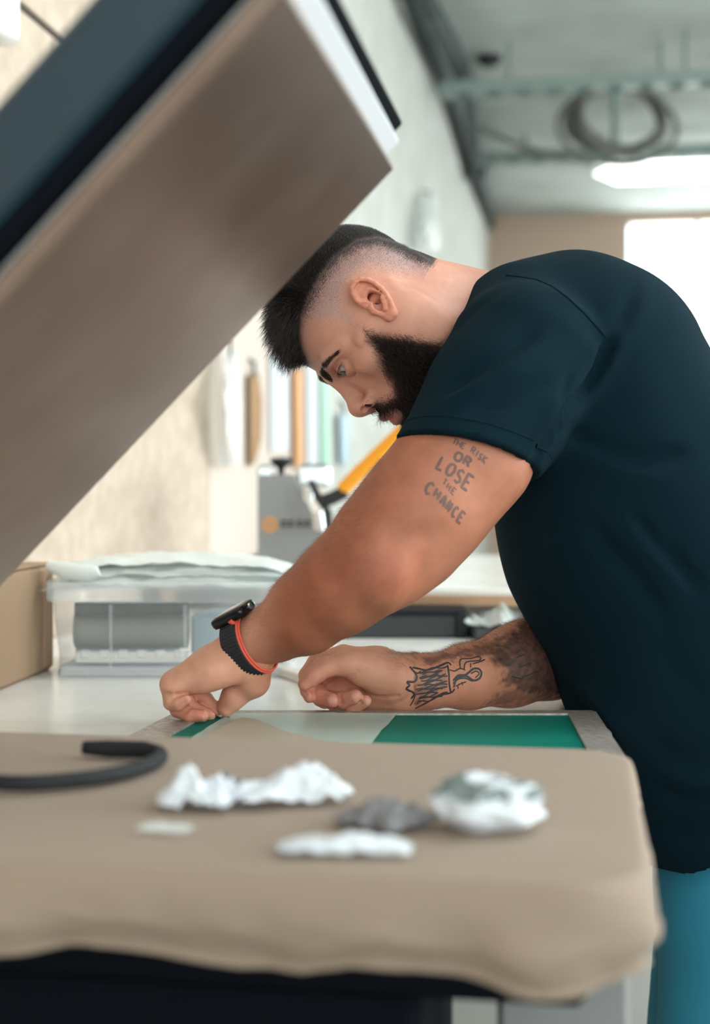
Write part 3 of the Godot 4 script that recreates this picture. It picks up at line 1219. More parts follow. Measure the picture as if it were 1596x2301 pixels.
func table_things() -> void:
	# the printing screen: four metal bars and green mesh
	var y := -0.231
	var zb := 1.472
	var at := func(px: float, z: float, yy: float) -> Vector3:
		return Vector3((px - 798.0) / F * z, CY + yy, -z)
	var o := thing("printing_screen", "metal-framed printing screen with dark green mesh flat on the table", "printing screen", at.call(800, 1.35, -0.25))
	var lb: Vector3 = at.call(402, zb, y)
	var rb: Vector3 = at.call(1338, zb, y)
	var lf: Vector3 = at.call(180, 1.2, y)
	var rf: Vector3 = at.call(1412, 1.2, y)
	var w := 0.030
	var lx := (lf - lb).normalized()
	var rx := (rf - rb).normalized()
	var e := Vector3(1, 0, 0)
	var b := MB.new()
	bar4(b, lb, lb + e * 0.037, lf + e * 0.037, lf, 0.019)
	part("frame_bar", b.mesh(), M.frame_metal, o)
	b = MB.new()
	bar4(b, rb, rb - e * w, rf - e * w, rf, 0.019)
	part("frame_bar", b.mesh(), M.frame_metal, o)
	b = MB.new()
	bar4(b, lb + e * 0.037, rb - e * w, rb - e * w + rx * 0.02, lb + e * 0.037 + lx * 0.02, 0.019)
	part("frame_bar", b.mesh(), M.frame_metal, o)
	b = MB.new()
	bar4(b, lf + e * 0.037, rf - e * w, rf - e * w - rx * 0.028, lf + e * 0.037 - lx * 0.028, 0.019)
	part("frame_bar", b.mesh(), M.frame_metal, o)
	var dn := Vector3.DOWN * 0.0022
	b = MB.new()
	bar4(b, lb + e * 0.036 + lx * 0.018 + dn, rb - e * 0.029 + rx * 0.018 + dn, rf - e * 0.029 + dn, lf + e * 0.036 + dn, 0.001)
	part("mesh", b.mesh(), M.mesh_green, o, "dark green screen mesh")
	# the clear film sheet lying on it, and the grey print on the film
	var ym := y - 0.0022
	var sheet := PackedVector3Array()
	var fn := FastNoiseLite.new()
	fn.seed = 31
	fn.frequency = 9.0
	var nr := 14
	for r in nr:
		var u := r / (nr - 1.0)
		var z := lerpf(1.452, 1.2, u)
		var xl := lerpf(514, 363, u)
		var xr := lerpf(893, 803, u)
		for k in 22:
			var v := k / 21.0
			var px := lerpf(xl, xr, v) + 2.5 * fn.get_noise_2d(u * 4.0, v * 3.0)
			sheet.append(at.call(px, z, ym + 0.0006 + 0.0022 * absf(fn.get_noise_2d(u * 0.4, v * 0.5)) + (0.0015 if r == 0 else 0.0)))
	b = MB.new()
	b.grid(sheet, 22)
	var f := thing("film_sheet", "frosted clear film sheet lying on the green mesh under the man's hands", "film sheet", at.call(640, 1.33, ym))
	part("film", b.mesh(), M.film, f)
	b = MB.new()
	var outline := [[545, 1.42], [575, 1.408], [605, 1.375], [640, 1.338], [700, 1.300], [735, 1.282], [765, 1.277], [780, 1.21], [385, 1.21], [440, 1.28], [505, 1.372]]
	var cpt: Vector3 = at.call(560, 1.27, ym + 0.0036)
	for i in outline.size():
		var p0: Vector3 = at.call(outline[i][0], outline[i][1], ym + 0.0036)
		var p1: Vector3 = at.call(outline[(i + 1) % outline.size()][0], outline[(i + 1) % outline.size()][1], ym + 0.0036)
		b.tri(cpt, p0, p1, Vector3.UP)
		b.quad(p0, p1, p1 + Vector3.DOWN * 0.0008, p0 + Vector3.DOWN * 0.0008, (p0 + p1) * 0.5 - cpt)
	part("printed_area", b.mesh(), M.film_grey, f, "warm grey printed area")
	# the white tape tab between his fingers
	b = MB.new()
	var tp: Vector3 = at.call(507, 1.432, ym + 0.001)
	var tab := PackedVector3Array()
	for r in 5:
		for k in 5:
			var u := k / 4.0 - 0.5
			var v := r / 4.0
			tab.append(tp + Vector3(u * 0.014 - v * 0.003, 0.0035 * v * v + 0.001 * sin(u * 9.0), (v - 0.5) * 0.006))
	b.grid(tab, 5)
	single("tape_tab", b.mesh(), M.white_plastic, "tiny white tape tab under the left fingertips", "tape")
	# white rod behind the hands
	b = MB.new()
	var ra := P(560, 1476, 2.02); ra.y = TABLE_Y + 0.006
	var rbb := P(740, 1557, 1.74); rbb.y = TABLE_Y + 0.006
	var z := (rbb - ra).normalized()
	b.box((ra + rbb) * 0.5, Vector3(0.02, 0.012, (rbb - ra).length()), Basis(Vector3.UP.cross(z).normalized(), Vector3.UP, z), 0.002)
	single("wooden_ruler", b.mesh(), M.rod_white, "pale flat stick lying on the table between the two hands", "stick")
	cardboard_block()
	plastic_bin()
	bags_on_bin()


func cardboard_block() -> void:
	# tall beige box against the left wall, its right side towards the camera
	var o := thing("cardboard_box", "beige cardboard box at the left end of the table beside the clear bin", "box", P(60, 1528, 1.85))
	var b := MB.new()
	var p0 := P(-70, 1585, 1.63)
	var p1 := P(122, 1503, 1.96)
	p0.y = TABLE_Y; p1.y = TABLE_Y
	var z := (p0 - p1).normalized()
	var x := Vector3.UP.cross(z).normalized()
	var ln := (p0 - p1).length()
	b.box((p0 + p1) * 0.5 - x * 0.09 + Vector3.UP * 0.073, Vector3(0.18, 0.146, ln), Basis(x, Vector3.UP, z), 0.006)
	part("carton", b.mesh(), M.cardboard, o)
	for s in [-1, 1]:
		b = MB.new()
		b.box((p0 + p1) * 0.5 - x * (0.09 + s * 0.045) + Vector3.UP * 0.148, Vector3(0.088, 0.003, ln - 0.006), Basis(x, Vector3.UP, z), 0.001)
		part("flap", b.mesh(), M.cardboard, o)
	b = MB.new()
	b.box((p0 + p1) * 0.5 + x * 0.0008 + Vector3.UP * 0.073 + z * (-ln * 0.5 + 0.035), Vector3(0.002, 0.13, 0.03), Basis(x, Vector3.UP, z), 0.0005)
	part("tape_strip", b.mesh(), M.wood_edge, o)


func plastic_bin() -> void:
	var z0 := 1.86
	var base := P(390, 1518, z0)
	base.y = TABLE_Y
	var bx := 0.158        # half width at the foot
	var bz := 0.11
	var c := Vector3(base.x, TABLE_Y, -(z0 + bz))
	var o := thing("storage_bin", "clear plastic storage bin full of rolls and film on the white table", "bin", c)
	var b := MB.new()
	# walls flare outward; each corner is rounded
	var rows := [[1.0, 0.004], [1.0, 0.03], [1.03, 0.07], [1.045, 0.098], [1.05, 0.1], [1.1, 0.101], [1.105, 0.108], [1.105, 0.124], [1.1, 0.128]]
	var pts := PackedVector3Array()
	for r in rows:
		for i in 64:
			var a := TAU * i / 64.0
			var q := Vector2(signf(cos(a)) * pow(absf(cos(a)), 0.22), signf(sin(a)) * pow(absf(sin(a)), 0.22))
			pts.append(c + Vector3(q.x * bx * r[0], r[1], q.y * bz * r[0]))
	b.grid(pts.slice(0, 320), 64, true, true)
	part("bin_wall", b.mesh(), M.bin, o)
	b = MB.new()
	b.grid(pts.slice(256), 64, true, true)
	part("bin_rim", b.mesh(), M.bin_rim, o)
	b = MB.new()
	b.box(c + Vector3.UP * 0.005, Vector3(bx * 1.9, 0.004, bz * 1.9), Basis(), 0.001)
	part("bin_floor", b.mesh(), M.bin, o)
	for s in [-0.52, 0.1, 0.62]:
		b = MB.new()
		b.box(c + Vector3(bx * s, 0.055, bz * 1.035), Vector3(0.004, 0.085, 0.005), Basis(), 0.001)
		part("rib", b.mesh(), M.bin, o)
	# what is inside, each thing its own
	b = MB.new()
	var zf := -(z0 + 0.03)
	var at := func(px: float, py: float, dz := 0.0) -> Vector3:
		var zz: float = -zf + dz
		return P(px, py, zz)
	var e := []
	b.tube([at.call(170, 1368), at.call(424, 1368)], [0.0095], 14, true)
	single("grey_tube", b.mesh(), M.grey_dark, "dark grey tube at the top of the clear bin", "tube")
	b = MB.new()
	b.tube([at.call(172, 1412, 0.03), at.call(422, 1412, 0.03)], [0.027], 22, true)
	single("film_roll", b.mesh(), M.grey_roll, "grey film roll in the clear bin under the dark tube", "roll")
	b = MB.new()
	var bl: Vector3 = at.call(290, 1462, 0.09)
	b.box(bl, Vector3(0.135, 0.03, 0.11), Basis(Vector3.UP, 0.05), 0.006)
	single("film_stack", b.mesh(), M.pale_blue, "pale blue stack of film in the clear bin", "film stack")
	b = MB.new()
	b.box(at.call(300, 1476), Vector3(0.155, 0.015, 0.012), Basis(), 0.002)
	var cl := thing("clip_strip", "white strip with raised clips inside the clear bin", "strip", at.call(310, 1480))
	part("strip", b.mesh(), M.white_plastic, cl)
	for i in 6:
		b = MB.new()
		b.box(at.call(192 + i * 42, 1470, -0.006), Vector3(0.013, 0.011, 0.006), Basis(), 0.002)
		part("clip", b.mesh(), M.white_plastic, cl)
	b = MB.new()
	b.box(at.call(330, 1500, 0.07), Vector3(0.22, 0.02, 0.14), Basis(), 0.004)
	single("white_folder", b.mesh(), M.insul, "white folder lying at the bottom of the clear bin", "folder")
	b = MB.new()
	b.box(at.call(520, 1420, 0.1), Vector3(0.09, 0.06, 0.1), Basis(Vector3.UP, -0.2), 0.006)
	single("blue_pack", b.mesh(), M.pale_blue, "pale blue pack at the right end inside the clear bin", "pack")


func bags_on_bin() -> void:
	# flat plastic bags and films piled over the bin, edges uneven
	var specs := [[395, 1303, 270, 0.20, 1.97, 3, "flat clear plastic bag at the bottom of the pile on the bin"], [420, 1284, 262, 0.18, 1.98, 4, "middle clear plastic bag in the pile on the bin"], [400, 1262, 250, 0.17, 2.0, 5, "topmost white plastic bag spread over the bin"]]
	for k in specs.size():
		var s: Array = specs[k]
		var c := P(s[0], s[1], s[4])
		var hw: float = s[2] / F * s[4]
		var fn := FastNoiseLite.new()
		fn.seed = s[5]
		fn.frequency = 5.0
		var b := MB.new()
		var up := PackedVector3Array()
		var lo := PackedVector3Array()
		for r in 22:
			for q in 34:
				var u := q / 33.0 * 2.0 - 1.0
				var v := r / 21.0 * 2.0 - 1.0
				var edge := 1.0 + 0.08 * fn.get_noise_2d(u * 0.3 + k, v * 0.3)
				var th := 0.011 * sqrt(maxf(0.0, 1.0 - maxf(u * u, v * v))) 
				var p := c + Vector3(u * hw * edge, 0.007 * fn.get_noise_2d(u * 0.35, v * 0.3 + k * 3.0) - 0.01 * u * u * u * u + 0.002 * fn.get_noise_2d(u * 1.6, v * 1.6), v * float(s[3]) * edge * 0.5)
				up.append(p + Vector3.UP * th)
				lo.append(p - Vector3.UP * th * 0.3)
		b.grid(up, 34)
		b.grid(lo, 34, false, true)
		var o := thing("plastic_bag", s[6], "plastic bag", c, "bags piled on the bin")
		part("bag", b.mesh(), M.bag_white if k == 2 else M.bag, o)
	# rolled white tube at the left end of the pile
	var b2 := MB.new()
	b2.tube([P(112, 1272, 1.9), P(150, 1283, 1.88), P(205, 1290, 1.87), P(222, 1283, 1.87)], [0.008, 0.012, 0.012, 0.007], 14, true)
	single("rolled_bag", b2.mesh(), M.bag_white, "rolled white bag hanging over the left rim of the bin", "plastic bag")


func back_bench() -> void:
	# white shelf board with a wooden edge, standing over a black tray
	var y := CY - 0.165
	var o := thing("back_bench", "low white-topped bench board with a wooden edge behind the work table", "bench", RW(-0.1, TABLE_Y, 3.0))
	var b := MB.new()
	for q in [[-0.225, 0.45, 3.0, 1.22], [-0.675, 0.446, 3.2, 0.82]]:
		b = MB.new()
		b.box(RW(q[0], y - 0.009, q[2]), Vector3(q[1], 0.012, q[3]), RB, 0.002)
		part("bench_top", b.mesh(), M.table, o)
		b = MB.new()
		b.box(RW(q[0], y - 0.024, q[2]), Vector3(q[1], 0.018, q[3] + 0.005), RB, 0.002)
		part("wooden_core", b.mesh(), M.wood_edge, o, "brown wooden edge of the board")
	for s in [-0.86, -0.02]:
		b = MB.new()
		b.box(RW(s, (y + TABLE_Y) * 0.5 - 0.016, 3.2), Vector3(0.03, y - TABLE_Y - 0.033, 0.78), RB, 0.002)
		part("support", b.mesh(), M.wood_edge, o)
	# black tray
	var zt := 2.36
	var c := P(905, 1432, zt)
	c.y = TABLE_Y
	var t := thing("black_tray", "flat black box with a lid on the table under the bench board", "tray", c)
	b = MB.new()
	b.box(c + Vector3(0, 0.021, -0.1), Vector3(0.205, 0.042, 0.2), Basis(), 0.005)
	part("tray_body", b.mesh(), M.grey_dark, t)
	b = MB.new()
	b.box(c + Vector3(0, 0.046, -0.1), Vector3(0.215, 0.010, 0.21), Basis(), 0.004)
	part("tray_lid", b.mesh(), M.black_soft, t)
	b = MB.new()
	b.box(c + Vector3(0.098, 0.021, -0.098), Vector3(0.022, 0.046, 0.205), Basis(), 0.004)
	part("end_cap", b.mesh(), M.black_soft, t)
	# clear wrapping right of the tray
	b = MB.new()
	var pc := P(1118, 1428, 2.34)
	pc.y = TABLE_Y
	crumple(b, pc + Vector3(0, 0.018, -0.06), 0.05, 0.07, 0.04, 0.2, 77)
	single("plastic_wrap", b.mesh(), M.bag, "crumpled clear plastic wrap right of the black tray", "plastic wrap")
	b = MB.new()
	b.box(pc + Vector3(0.03, 0.009, -0.06), Vector3(0.15, 0.018, 0.13), Basis(Vector3.UP, 0.1), 0.003)
	single("flat_box", b.mesh(), M.grey_dark, "flat dark box under the clear plastic wrap", "box")
	second_press(y)


# the grey machine on the bench: side plate with a hexagon mark, knob, chrome links and an orange lever
func second_press(y: float) -> void:
	var z := 2.9
	var at := func(px: float, py: float, dz := 0.0) -> Vector3:
		return P(px, py, z + dz)
	var foot: Vector3 = at.call(650, 1280)
	var o := thing("hand_press", "small grey hand press with an orange lever on the bench", "hand press", Vector3(foot.x, y, foot.z))
	var b := MB.new()
	var out := PackedVector2Array()
	var org: Vector3 = at.call(650, 1180)
	for q in [[579, 1283], [579, 1072], [586, 1066], [654, 1066], [662, 1070], [728, 1205], [742, 1283]]:
		var p: Vector3 = at.call(q[0], q[1]) - org
		out.append(Vector2(p.x, p.y))
	b.prism(out, org + Vector3(0, 0, -0.05), Basis(), 0.1)
	part("side_plate", b.mesh(), M.press_grey2, o)
	# hexagon mark and a line of small dark lettering
	var hx := MB.new()
	var c: Vector3 = at.call(607, 1179) + Vector3(0, 0, 0.0008)
	for k in 6:
		var a0 := TAU * k / 6.0 + PI / 6.0
		var a1 := TAU * (k + 1) / 6.0 + PI / 6.0
		var d0 := Vector3(cos(a0), sin(a0), 0)
		var d1 := Vector3(cos(a1), sin(a1), 0)
		hx.quad(c + d0 * 0.0172, c + d1 * 0.0172, c + d1 * 0.011, c + d0 * 0.011, Vector3.BACK)
		hx.quad(c + d0 * 0.0075, c + d1 * 0.0075, c + d1 * 0.0035, c + d0 * 0.0035, Vector3.BACK)
	part("hexagon_mark", hx.mesh(), M.logo_orange, o, "orange hexagon mark")
	var tx := MB.new()
	for q in [[632, 13], [648, 12], [668, 12], [684, 13]]:
		var w: float = q[1]
		for r in [[1172, 3], [1182, 3]]:
			tx.box(at.call(q[0] + w * 0.5, r[0]) + Vector3(0, 0, 0.0006), Vector3(w / F * z, 0.0045, 0.0008), Basis(), 0.0002)
		tx.box(at.call(q[0] + 2, 1177) + Vector3(0, 0, 0.0006), Vector3(0.0034, 0.012, 0.0008), Basis(), 0.0002)
	part("lettering", tx.mesh(), M.black, o, "blurred dark lettering beside the hexagon")
	b = MB.new()
	b.lathe(PackedVector2Array([Vector2(0, 0), Vector2(0.007, 0), Vector2(0.007, 0.012), Vector2(0.018, 0.02), Vector2(0.023, 0.026), Vector2(0.023, 0.034), Vector2(0, 0.036)]), at.call(632, 1066, 0.05))
	part("knob", b.mesh(), M.black, o, "black screw knob")
	b = MB.new()
	b.box(at.call(598, 1060, 0.13), Vector3(0.04, 0.03, 0.03), Basis(), 0.008)
	part("chrome_block", b.mesh(), M.chrome, o)
	b = MB.new()
	b.box(at.call(705, 1068, 0.1), Vector3(0.075, 0.05, 0.04), Basis(), 0.01)
	part("chrome_block", b.mesh(), M.chrome, o)
	b = MB.new()
	b.tube([at.call(695, 1090, -0.03), at.call(697, 1125, -0.03)], [0.016, 0.016], 12, true)
	part("chrome_spring", b.mesh(), M.chrome, o)
	b = MB.new()
	b.tube([at.call(716, 1150, -0.03), at.call(722, 1190, -0.03)], [0.017, 0.017], 12, true)
	part("chrome_spring", b.mesh(), M.chrome, o)
	for seg in [[[697, 1080], [706, 1098], [722, 1130], 0.0085], [[722, 1126], [738, 1150], [742, 1196], 0.0075], [[716, 1130], [745, 1120], [778, 1104], 0.014]]:
		b = MB.new()
		b.tube([at.call(seg[0][0], seg[0][1], -0.04), at.call(seg[1][0], seg[1][1], -0.04), at.call(seg[2][0], seg[2][1], -0.04)], [seg[3]], 10)
		part("lever_link", b.mesh(), M.black, o)
	b = MB.new()
	b.tube([at.call(770, 1100, -0.04), at.call(800, 1070, -0.05), at.call(860, 1012, -0.08), at.call(940, 935, -0.12)], [0.015, 0.0155, 0.0155, 0.014], 14)
	part("lever_grip", b.mesh(), M.orange, o, "orange lever grip")
	b = MB.new()
	b.box(at.call(700, 1260, 0.12), Vector3(0.26, 0.03, 0.22), Basis(), 0.006)
	part("base_plate", b.mesh(), M.press_grey2, o)


# ---------------------------------------------------------------- the man
# head axes: x to his left (towards the camera), y to the crown, z out of the face; the head hangs 60 degrees forward
const PITCH := 1.0472
const YAW := 0.14
var HO := Vector3()
var HB := Basis()
var skin_field: Field
var arm_field: Field
var hand_field: Field
var fore_field: Field
var shirt_field: Field


func head_axes() -> void:
	HO = P(837, 709, 1.53)
	var f0 := Vector3(-cos(PITCH), -sin(PITCH), 0)
	var u := Vector3(-sin(PITCH), cos(PITCH), 0)
	var l0 := Vector3(0, 0, 1)
	HB = Basis(l0 * cos(YAW) - f0 * sin(YAW), u, f0 * cos(YAW) + l0 * sin(YAW))


func hw(x: float, y: float, z: float) -> Vector3:
	return HO + HB * (Vector3(x, y, z) * 0.001)


func hl(p: Vector3) -> Vector3:
	return HB.inverse() * (p - HO) * 1000.0


# the head point at lateral place x (mm) that was measured at (px, py)
func lp(px: float, py: float, x: float) -> Vector3:
	var z := 1.53 - x * 0.001
	for k in 6:
		var l := hl(P(px, py, z))
		z += (l.x - x) * 0.001
	return P(px, py, z)


func lpl(px: float, py: float, x: float) -> Vector3:
	return hl(lp(px, py, x))


# side view of a head point, both sides folded onto his left
func side_px(p: Vector3) -> Vector2:
	var l := hl(p)
	return to_px(hw(absf(l.x), l.y, l.z))


func in_poly(q: Vector2, poly: PackedVector2Array) -> bool:
	return Geometry2D.is_point_in_polygon(q, poly)


# signed distance to a polygon edge, positive inside
func poly_depth(q: Vector2, poly: PackedVector2Array) -> float:
	var d := 1e9
	for k in poly.size():
		var c := Geometry2D.get_closest_point_to_segment(q, poly[k], poly[(k + 1) % poly.size()])
		d = minf(d, q.distance_to(c))
	return d if in_poly(q, poly) else -d


var beard_poly := PackedVector2Array([Vector2(799, 722), Vector2(822, 736), Vector2(850, 745), Vector2(905, 748), Vector2(985, 768), Vector2(1060, 800), Vector2(1040, 1010), Vector2(940, 1000), Vector2(880, 985), Vector2(838, 960), Vector2(832, 925), Vector2(838, 903), Vector2(858, 892), Vector2(876, 880), Vector2(872, 862), Vector2(852, 838), Vector2(842, 805), Vector2(826, 778), Vector2(812, 752)])
var hair_poly := PackedVector2Array([Vector2(976, 590), Vector2(958, 581), Vector2(905, 550), Vector2(850, 533), Vector2(800, 540), Vector2(752, 574), Vector2(716, 622), Vector2(690, 672), Vector2(673, 714), Vector2(671, 750), Vector2(677, 785), Vector2(692, 818), Vector2(600, 900), Vector2(450, 700), Vector2(600, 400), Vector2(900, 380), Vector2(1000, 500)])
var fade_poly := PackedVector2Array([Vector2(1000, 604), Vector2(975, 612), Vector2(930, 618), Vector2(880, 618), Vector2(830, 612), Vector2(795, 628), Vector2(776, 660), Vector2(782, 690), Vector2(802, 716), Vector2(812, 745), Vector2(798, 742), Vector2(765, 728), Vector2(730, 730), Vector2(708, 735), Vector2(690, 724), Vector2(668, 716), Vector2(650, 700), Vector2(700, 600), Vector2(800, 500), Vector2(1000, 500)])


func head_field() -> Field:
	var f := Field.new()
	var E := func(x: float, y: float, z: float, rx: float, ry: float, rz: float, k: float, o := 0, tilt := 0.0, yaw := 0.0, roll := 0.0) -> void:
		f.ell(hw(x, y, z), Vector3(rx, ry, rz) * 0.001, k * 0.001, o, HB * Basis(Vector3.BACK, roll) * Basis(Vector3.UP, yaw) * Basis(Vector3.RIGHT, tilt))
	var C := func(a: Vector3, b: Vector3, r1: float, r2: float, k: float, o := 0) -> void:
		f.cap(hw(a.x, a.y, a.z), hw(b.x, b.y, b.z), r1 * 0.001, r2 * 0.001, k * 0.001, o)
	# cranium, forehead, face
	E.call(0, 27, -3, 74, 84, 79, 1)
	E.call(0, 32, 31, 61, 50, 50, 18)
	E.call(0, -30, 36, 57, 62, 46, 22)
	for s in [-1.0, 1.0]:
		C.call(Vector3(s * 56, -40, 2), Vector3(s * 20, -88, 52), 19, 20, 24)          # jaw
		E.call(s * 46, -22, 50, 19, 16, 20, 16)                                        # cheek bone
		E.call(s * 66, -6, 14, 10, 12, 36, 14)                                         # zygomatic arch
		E.call(s * 66, -40, 0, 9, 34, 24, 16)                                          # masseter
	E.call(0, -92, 62, 22, 17, 17, 14)                                                 # chin
	E.call(0, -66, 70, 27, 24, 17, 14)                                                 # muzzle
	for s in [-1.0, 1.0]:
		C.call(Vector3(s * 9, 8, 80), Vector3(s * 34, 13, 74), 7.5, 8, 9)              # brow ridge
		C.call(Vector3(s * 34, 13, 74), Vector3(s * 51, 7, 56), 8, 7, 9)
		E.call(s * 33, -5, 81, 17, 11, 14, 9, 1)                                       # socket
		E.call(s * 38, -40, 80, 13, 22, 11, 10, 1)                                      # hollow beside the nose
	# nose
	C.call(Vector3(0, 0, 83), lpl(779, 898, 0) - Vector3(0, 0, 8), 6.5, 8.0, 9)
	C.call(lpl(779, 898, 0) - Vector3(0, 0, 8), lpl(806, 914, 0), 8.0, 10.0, 4)
	C.call(lpl(806, 914, 0), lpl(811, 915, 4), 10.5, 10.0, 5)
	for s in [-1.0, 1.0]:
		var al := lpl(838, 893, 15.5)
		var al2 := lpl(826, 905, 13)
		al.x *= s
		al2.x *= s
		C.call(al, al2, 8.0, 6.8, 3)
		var n1 := lpl(818, 920, 12)
		var n2 := lpl(828, 911, 14)
		var n3 := lpl(826, 906, 4)
		var sg := Vector3(s, 1, 1)
		C.call(n1 * sg, n2 * sg, 3.3, 4.0, 1.0, 1)                                      # nostril
		C.call(n2 * sg, n3 * sg, 3.6, 3.2, 1.0, 1)
		f.crease(hw(s * 17, al.y + 7, al.z - 5), hw(s * 17, al.y - 6, al.z - 9), 0.002, -0.0016)
	C.call(lpl(835, 922, 0), lpl(815, 924, 0), 4, 4.5, 4)                              # columella
	# lips
	C.call(Vector3(-21, -72, 76), Vector3(0, -67, 90), 3.5, 5.0, 4)
	C.call(Vector3(21, -72, 76), Vector3(0, -67, 90), 3.5, 5.0, 4)
	C.call(Vector3(-20, -76, 74), Vector3(0, -79, 86), 3.5, 6.0, 4)
	C.call(Vector3(20, -76, 74), Vector3(0, -79, 86), 3.5, 6.0, 4)
	C.call(Vector3(-22, -73.5, 78), Vector3(0, -73, 94), 1.0, 1.6, 3, 1)
	# lids: a shell over each eyeball with the slit cut out
	for s in [-1.0, 1.0]:
		var ec := lpl(781, 817, 31)
		E.call(s * ec.x, ec.y, ec.z, 14.2, 14.0, 14.2, 3)
		E.call(s * (ec.x + 1.0), ec.y - 1.6, ec.z + 16, 14.5, 3.9, 17, 0.8, 1, 0.05, s * 0.3, s * 0.34)
		f.crease(hw(s * 18, ec.y + 6.5, ec.z + 14), hw(s * 31, ec.y + 9.5, ec.z + 12.5), 0.0013, -0.0012)
		f.crease(hw(s * 31, ec.y + 9.5, ec.z + 12.5), hw(s * 47, ec.y + 9, ec.z + 2), 0.0013, -0.0012)
		f.crease(hw(s * 16, -15, 74), hw(s * 36, -19, 72), 0.0022, -0.0008)
		f.crease(hw(s * 15, -34, 90), hw(s * 30, -62, 78), 0.004, -0.0018)
	# neck and nape
	f.cap(P(950, 724, 1.538), P(1130, 772, 1.59), 0.062, 0.070, 0.024)
	f.cap(P(925, 668, 1.55), P(1100, 722, 1.60), 0.045, 0.051, 0.024)
	f.cap(lp(902, 718, 53), P(1090, 790, 1.51), 0.019, 0.026, 0.03)
	# root of the ear so that it grows out of the head
	f.ell(lp(842, 672, 70), Vector3(0.008, 0.024, 0.013), 0.008, 0, HB)
	f.ell(hw(-72, 6, -4), Vector3(0.009, 0.031, 0.019), 0.006, 0, HB)
	# bowl of the ear
	f.ell(lp(845, 676, 72), Vector3(0.0085, 0.0115, 0.0066), 0.003, 1, HB)
	f.ell(lp(850, 691, 66), Vector3(0.009, 0.0046, 0.0034), 0.001, 1, HB)
	return f


func ear_field() -> Field:
	var f := Field.new()
	var X0 := 75.0
	var e := func(px: float, py: float, h: float) -> Vector3:
		return lp(px, py, X0 + h)
	var along: Vector3 = (e.call(806, 640, 9) as Vector3 - e.call(876, 708, 7)).normalized()
	var side0: Vector3 = (e.call(872, 664, 13) as Vector3 - e.call(812, 684, 2)).normalized()
	var nrm := along.cross(side0).normalized()
	if nrm.dot(HB.x) < 0.0:
		nrm = -nrm
	var side: Vector3 = nrm.cross(along).normalized()
	var eb := Basis(along, nrm, along.cross(nrm))
	# thin back sheet a few millimetres under the rim
	f.cap(e.call(848, 672, -6), e.call(840, 690, -5), 0.009, 0.008, 0.003)              # where it joins the head
	f.cap(e.call(810, 682, 2), e.call(836, 693, 2.5), 0.0028, 0.0034, 0.004)
	var rim := [[812, 682, 3.5, 2.0], [801, 673, 6, 2.1], [793, 660, 8, 2.2], [792, 646, 10, 2.3], [799, 634, 11.5, 2.4], [811, 628, 12.5, 2.5], [827, 629, 13.5, 2.6], [843, 637, 14.5, 2.7], [857, 648, 15, 2.8], [868, 661, 15, 2.8], [876, 675, 14.5, 2.9], [882, 690, 13, 3.0], [885, 703, 11, 3.6]]
	for k in rim.size() - 1:
		var a: Array = rim[k]
		var b: Array = rim[k + 1]
		f.cap(e.call(a[0], a[1], a[2]), e.call(b[0], b[1], b[2]), a[3] * 0.001, b[3] * 0.001, 0.0012)
	for k in rim.size() - 1:
		var a: Array = rim[k]
		for u in [0.0, 0.5]:
			var b: Array = rim[k + 1]
			var w := [lerpf(a[0], b[0], u), lerpf(a[1], b[1], u), lerpf(a[2], b[2], u)]
			f.cap(e.call(w[0], w[1], w[2] - 2.6), e.call(lerpf(w[0], 845, 0.55), lerpf(w[1], 672, 0.55), lerpf(w[2] - 2.6, 4.5, 0.6)), 0.0019, 0.0019, 0.0025)
	f.cap(e.call(880, 704, 9), e.call(876, 712, 7.5), 0.0056, 0.0046, 0.004)            # lobe
	f.cap(e.call(876, 711, 7), e.call(862, 706, 4), 0.0044, 0.0036, 0.004)
	var anti := [[826, 648, 9, 1.9], [840, 650, 11, 2.4], [851, 657, 12.5, 2.7], [860, 668, 13, 2.9], [865, 680, 12.5, 3.2], [866, 692, 10.5, 3.6]]
	for k in anti.size() - 1:
		var a: Array = anti[k]
		var b: Array = anti[k + 1]
		f.cap(e.call(a[0], a[1], a[2]), e.call(b[0], b[1], b[2]), a[3] * 0.001, b[3] * 0.001, 0.002)
	f.cap(e.call(826, 650, 8), e.call(816, 662, 6.5), 0.0022, 0.0018, 0.003)
	f.cap(e.call(808, 678, 5), e.call(842, 678, 5.5), 0.0024, 0.0018, 0.002)            # crus of the helix
	f.cap(e.call(836, 691, 6.5), e.call(842, 698, 7), 0.0034, 0.0036, 0.003)            # tragus
	f.cap(e.call(842, 698, 6.5), e.call(858, 706, 5), 0.0034, 0.003, 0.004)
	# hollows
	f.ell(e.call(841, 667, 8.5), Vector3(0.0088, 0.0075, 0.0048), 0.002, 1, Basis(side0, nrm, side0.cross(nrm)))
	f.ell(e.call(852, 683, 6.5), Vector3(0.0068, 0.0085, 0.0042), 0.002, 1, eb)
	f.ell(e.call(849, 690, 3.5), Vector3(0.0048, 0.009, 0.0024), 0.001, 1, eb)
	f.crease(e.call(800, 650, 9.5), e.call(808, 637, 11), 0.0016, -0.0016)
	f.crease(e.call(808, 637, 11), e.call(836, 639, 13), 0.0016, -0.0018)
	f.crease(e.call(836, 639, 13), e.call(858, 655, 14), 0.0015, -0.0018)
	f.crease(e.call(858, 655, 14), e.call(872, 684, 12), 0.0015, -0.0014)
	return f


func chain(f: Field, pts: Array, k := 0.006) -> void:
	for i in pts.size() - 1:
		var a: Array = pts[i]
		var b: Array = pts[i + 1]
		f.cap(P(a[0], a[1], a[2]), P(b[0], b[1], b[2]), a[3] * a[2] / F, b[3] * b[2] / F, k if i > 0 else k)


const WATCH_AT := Vector3(558, 1452, 1.432)

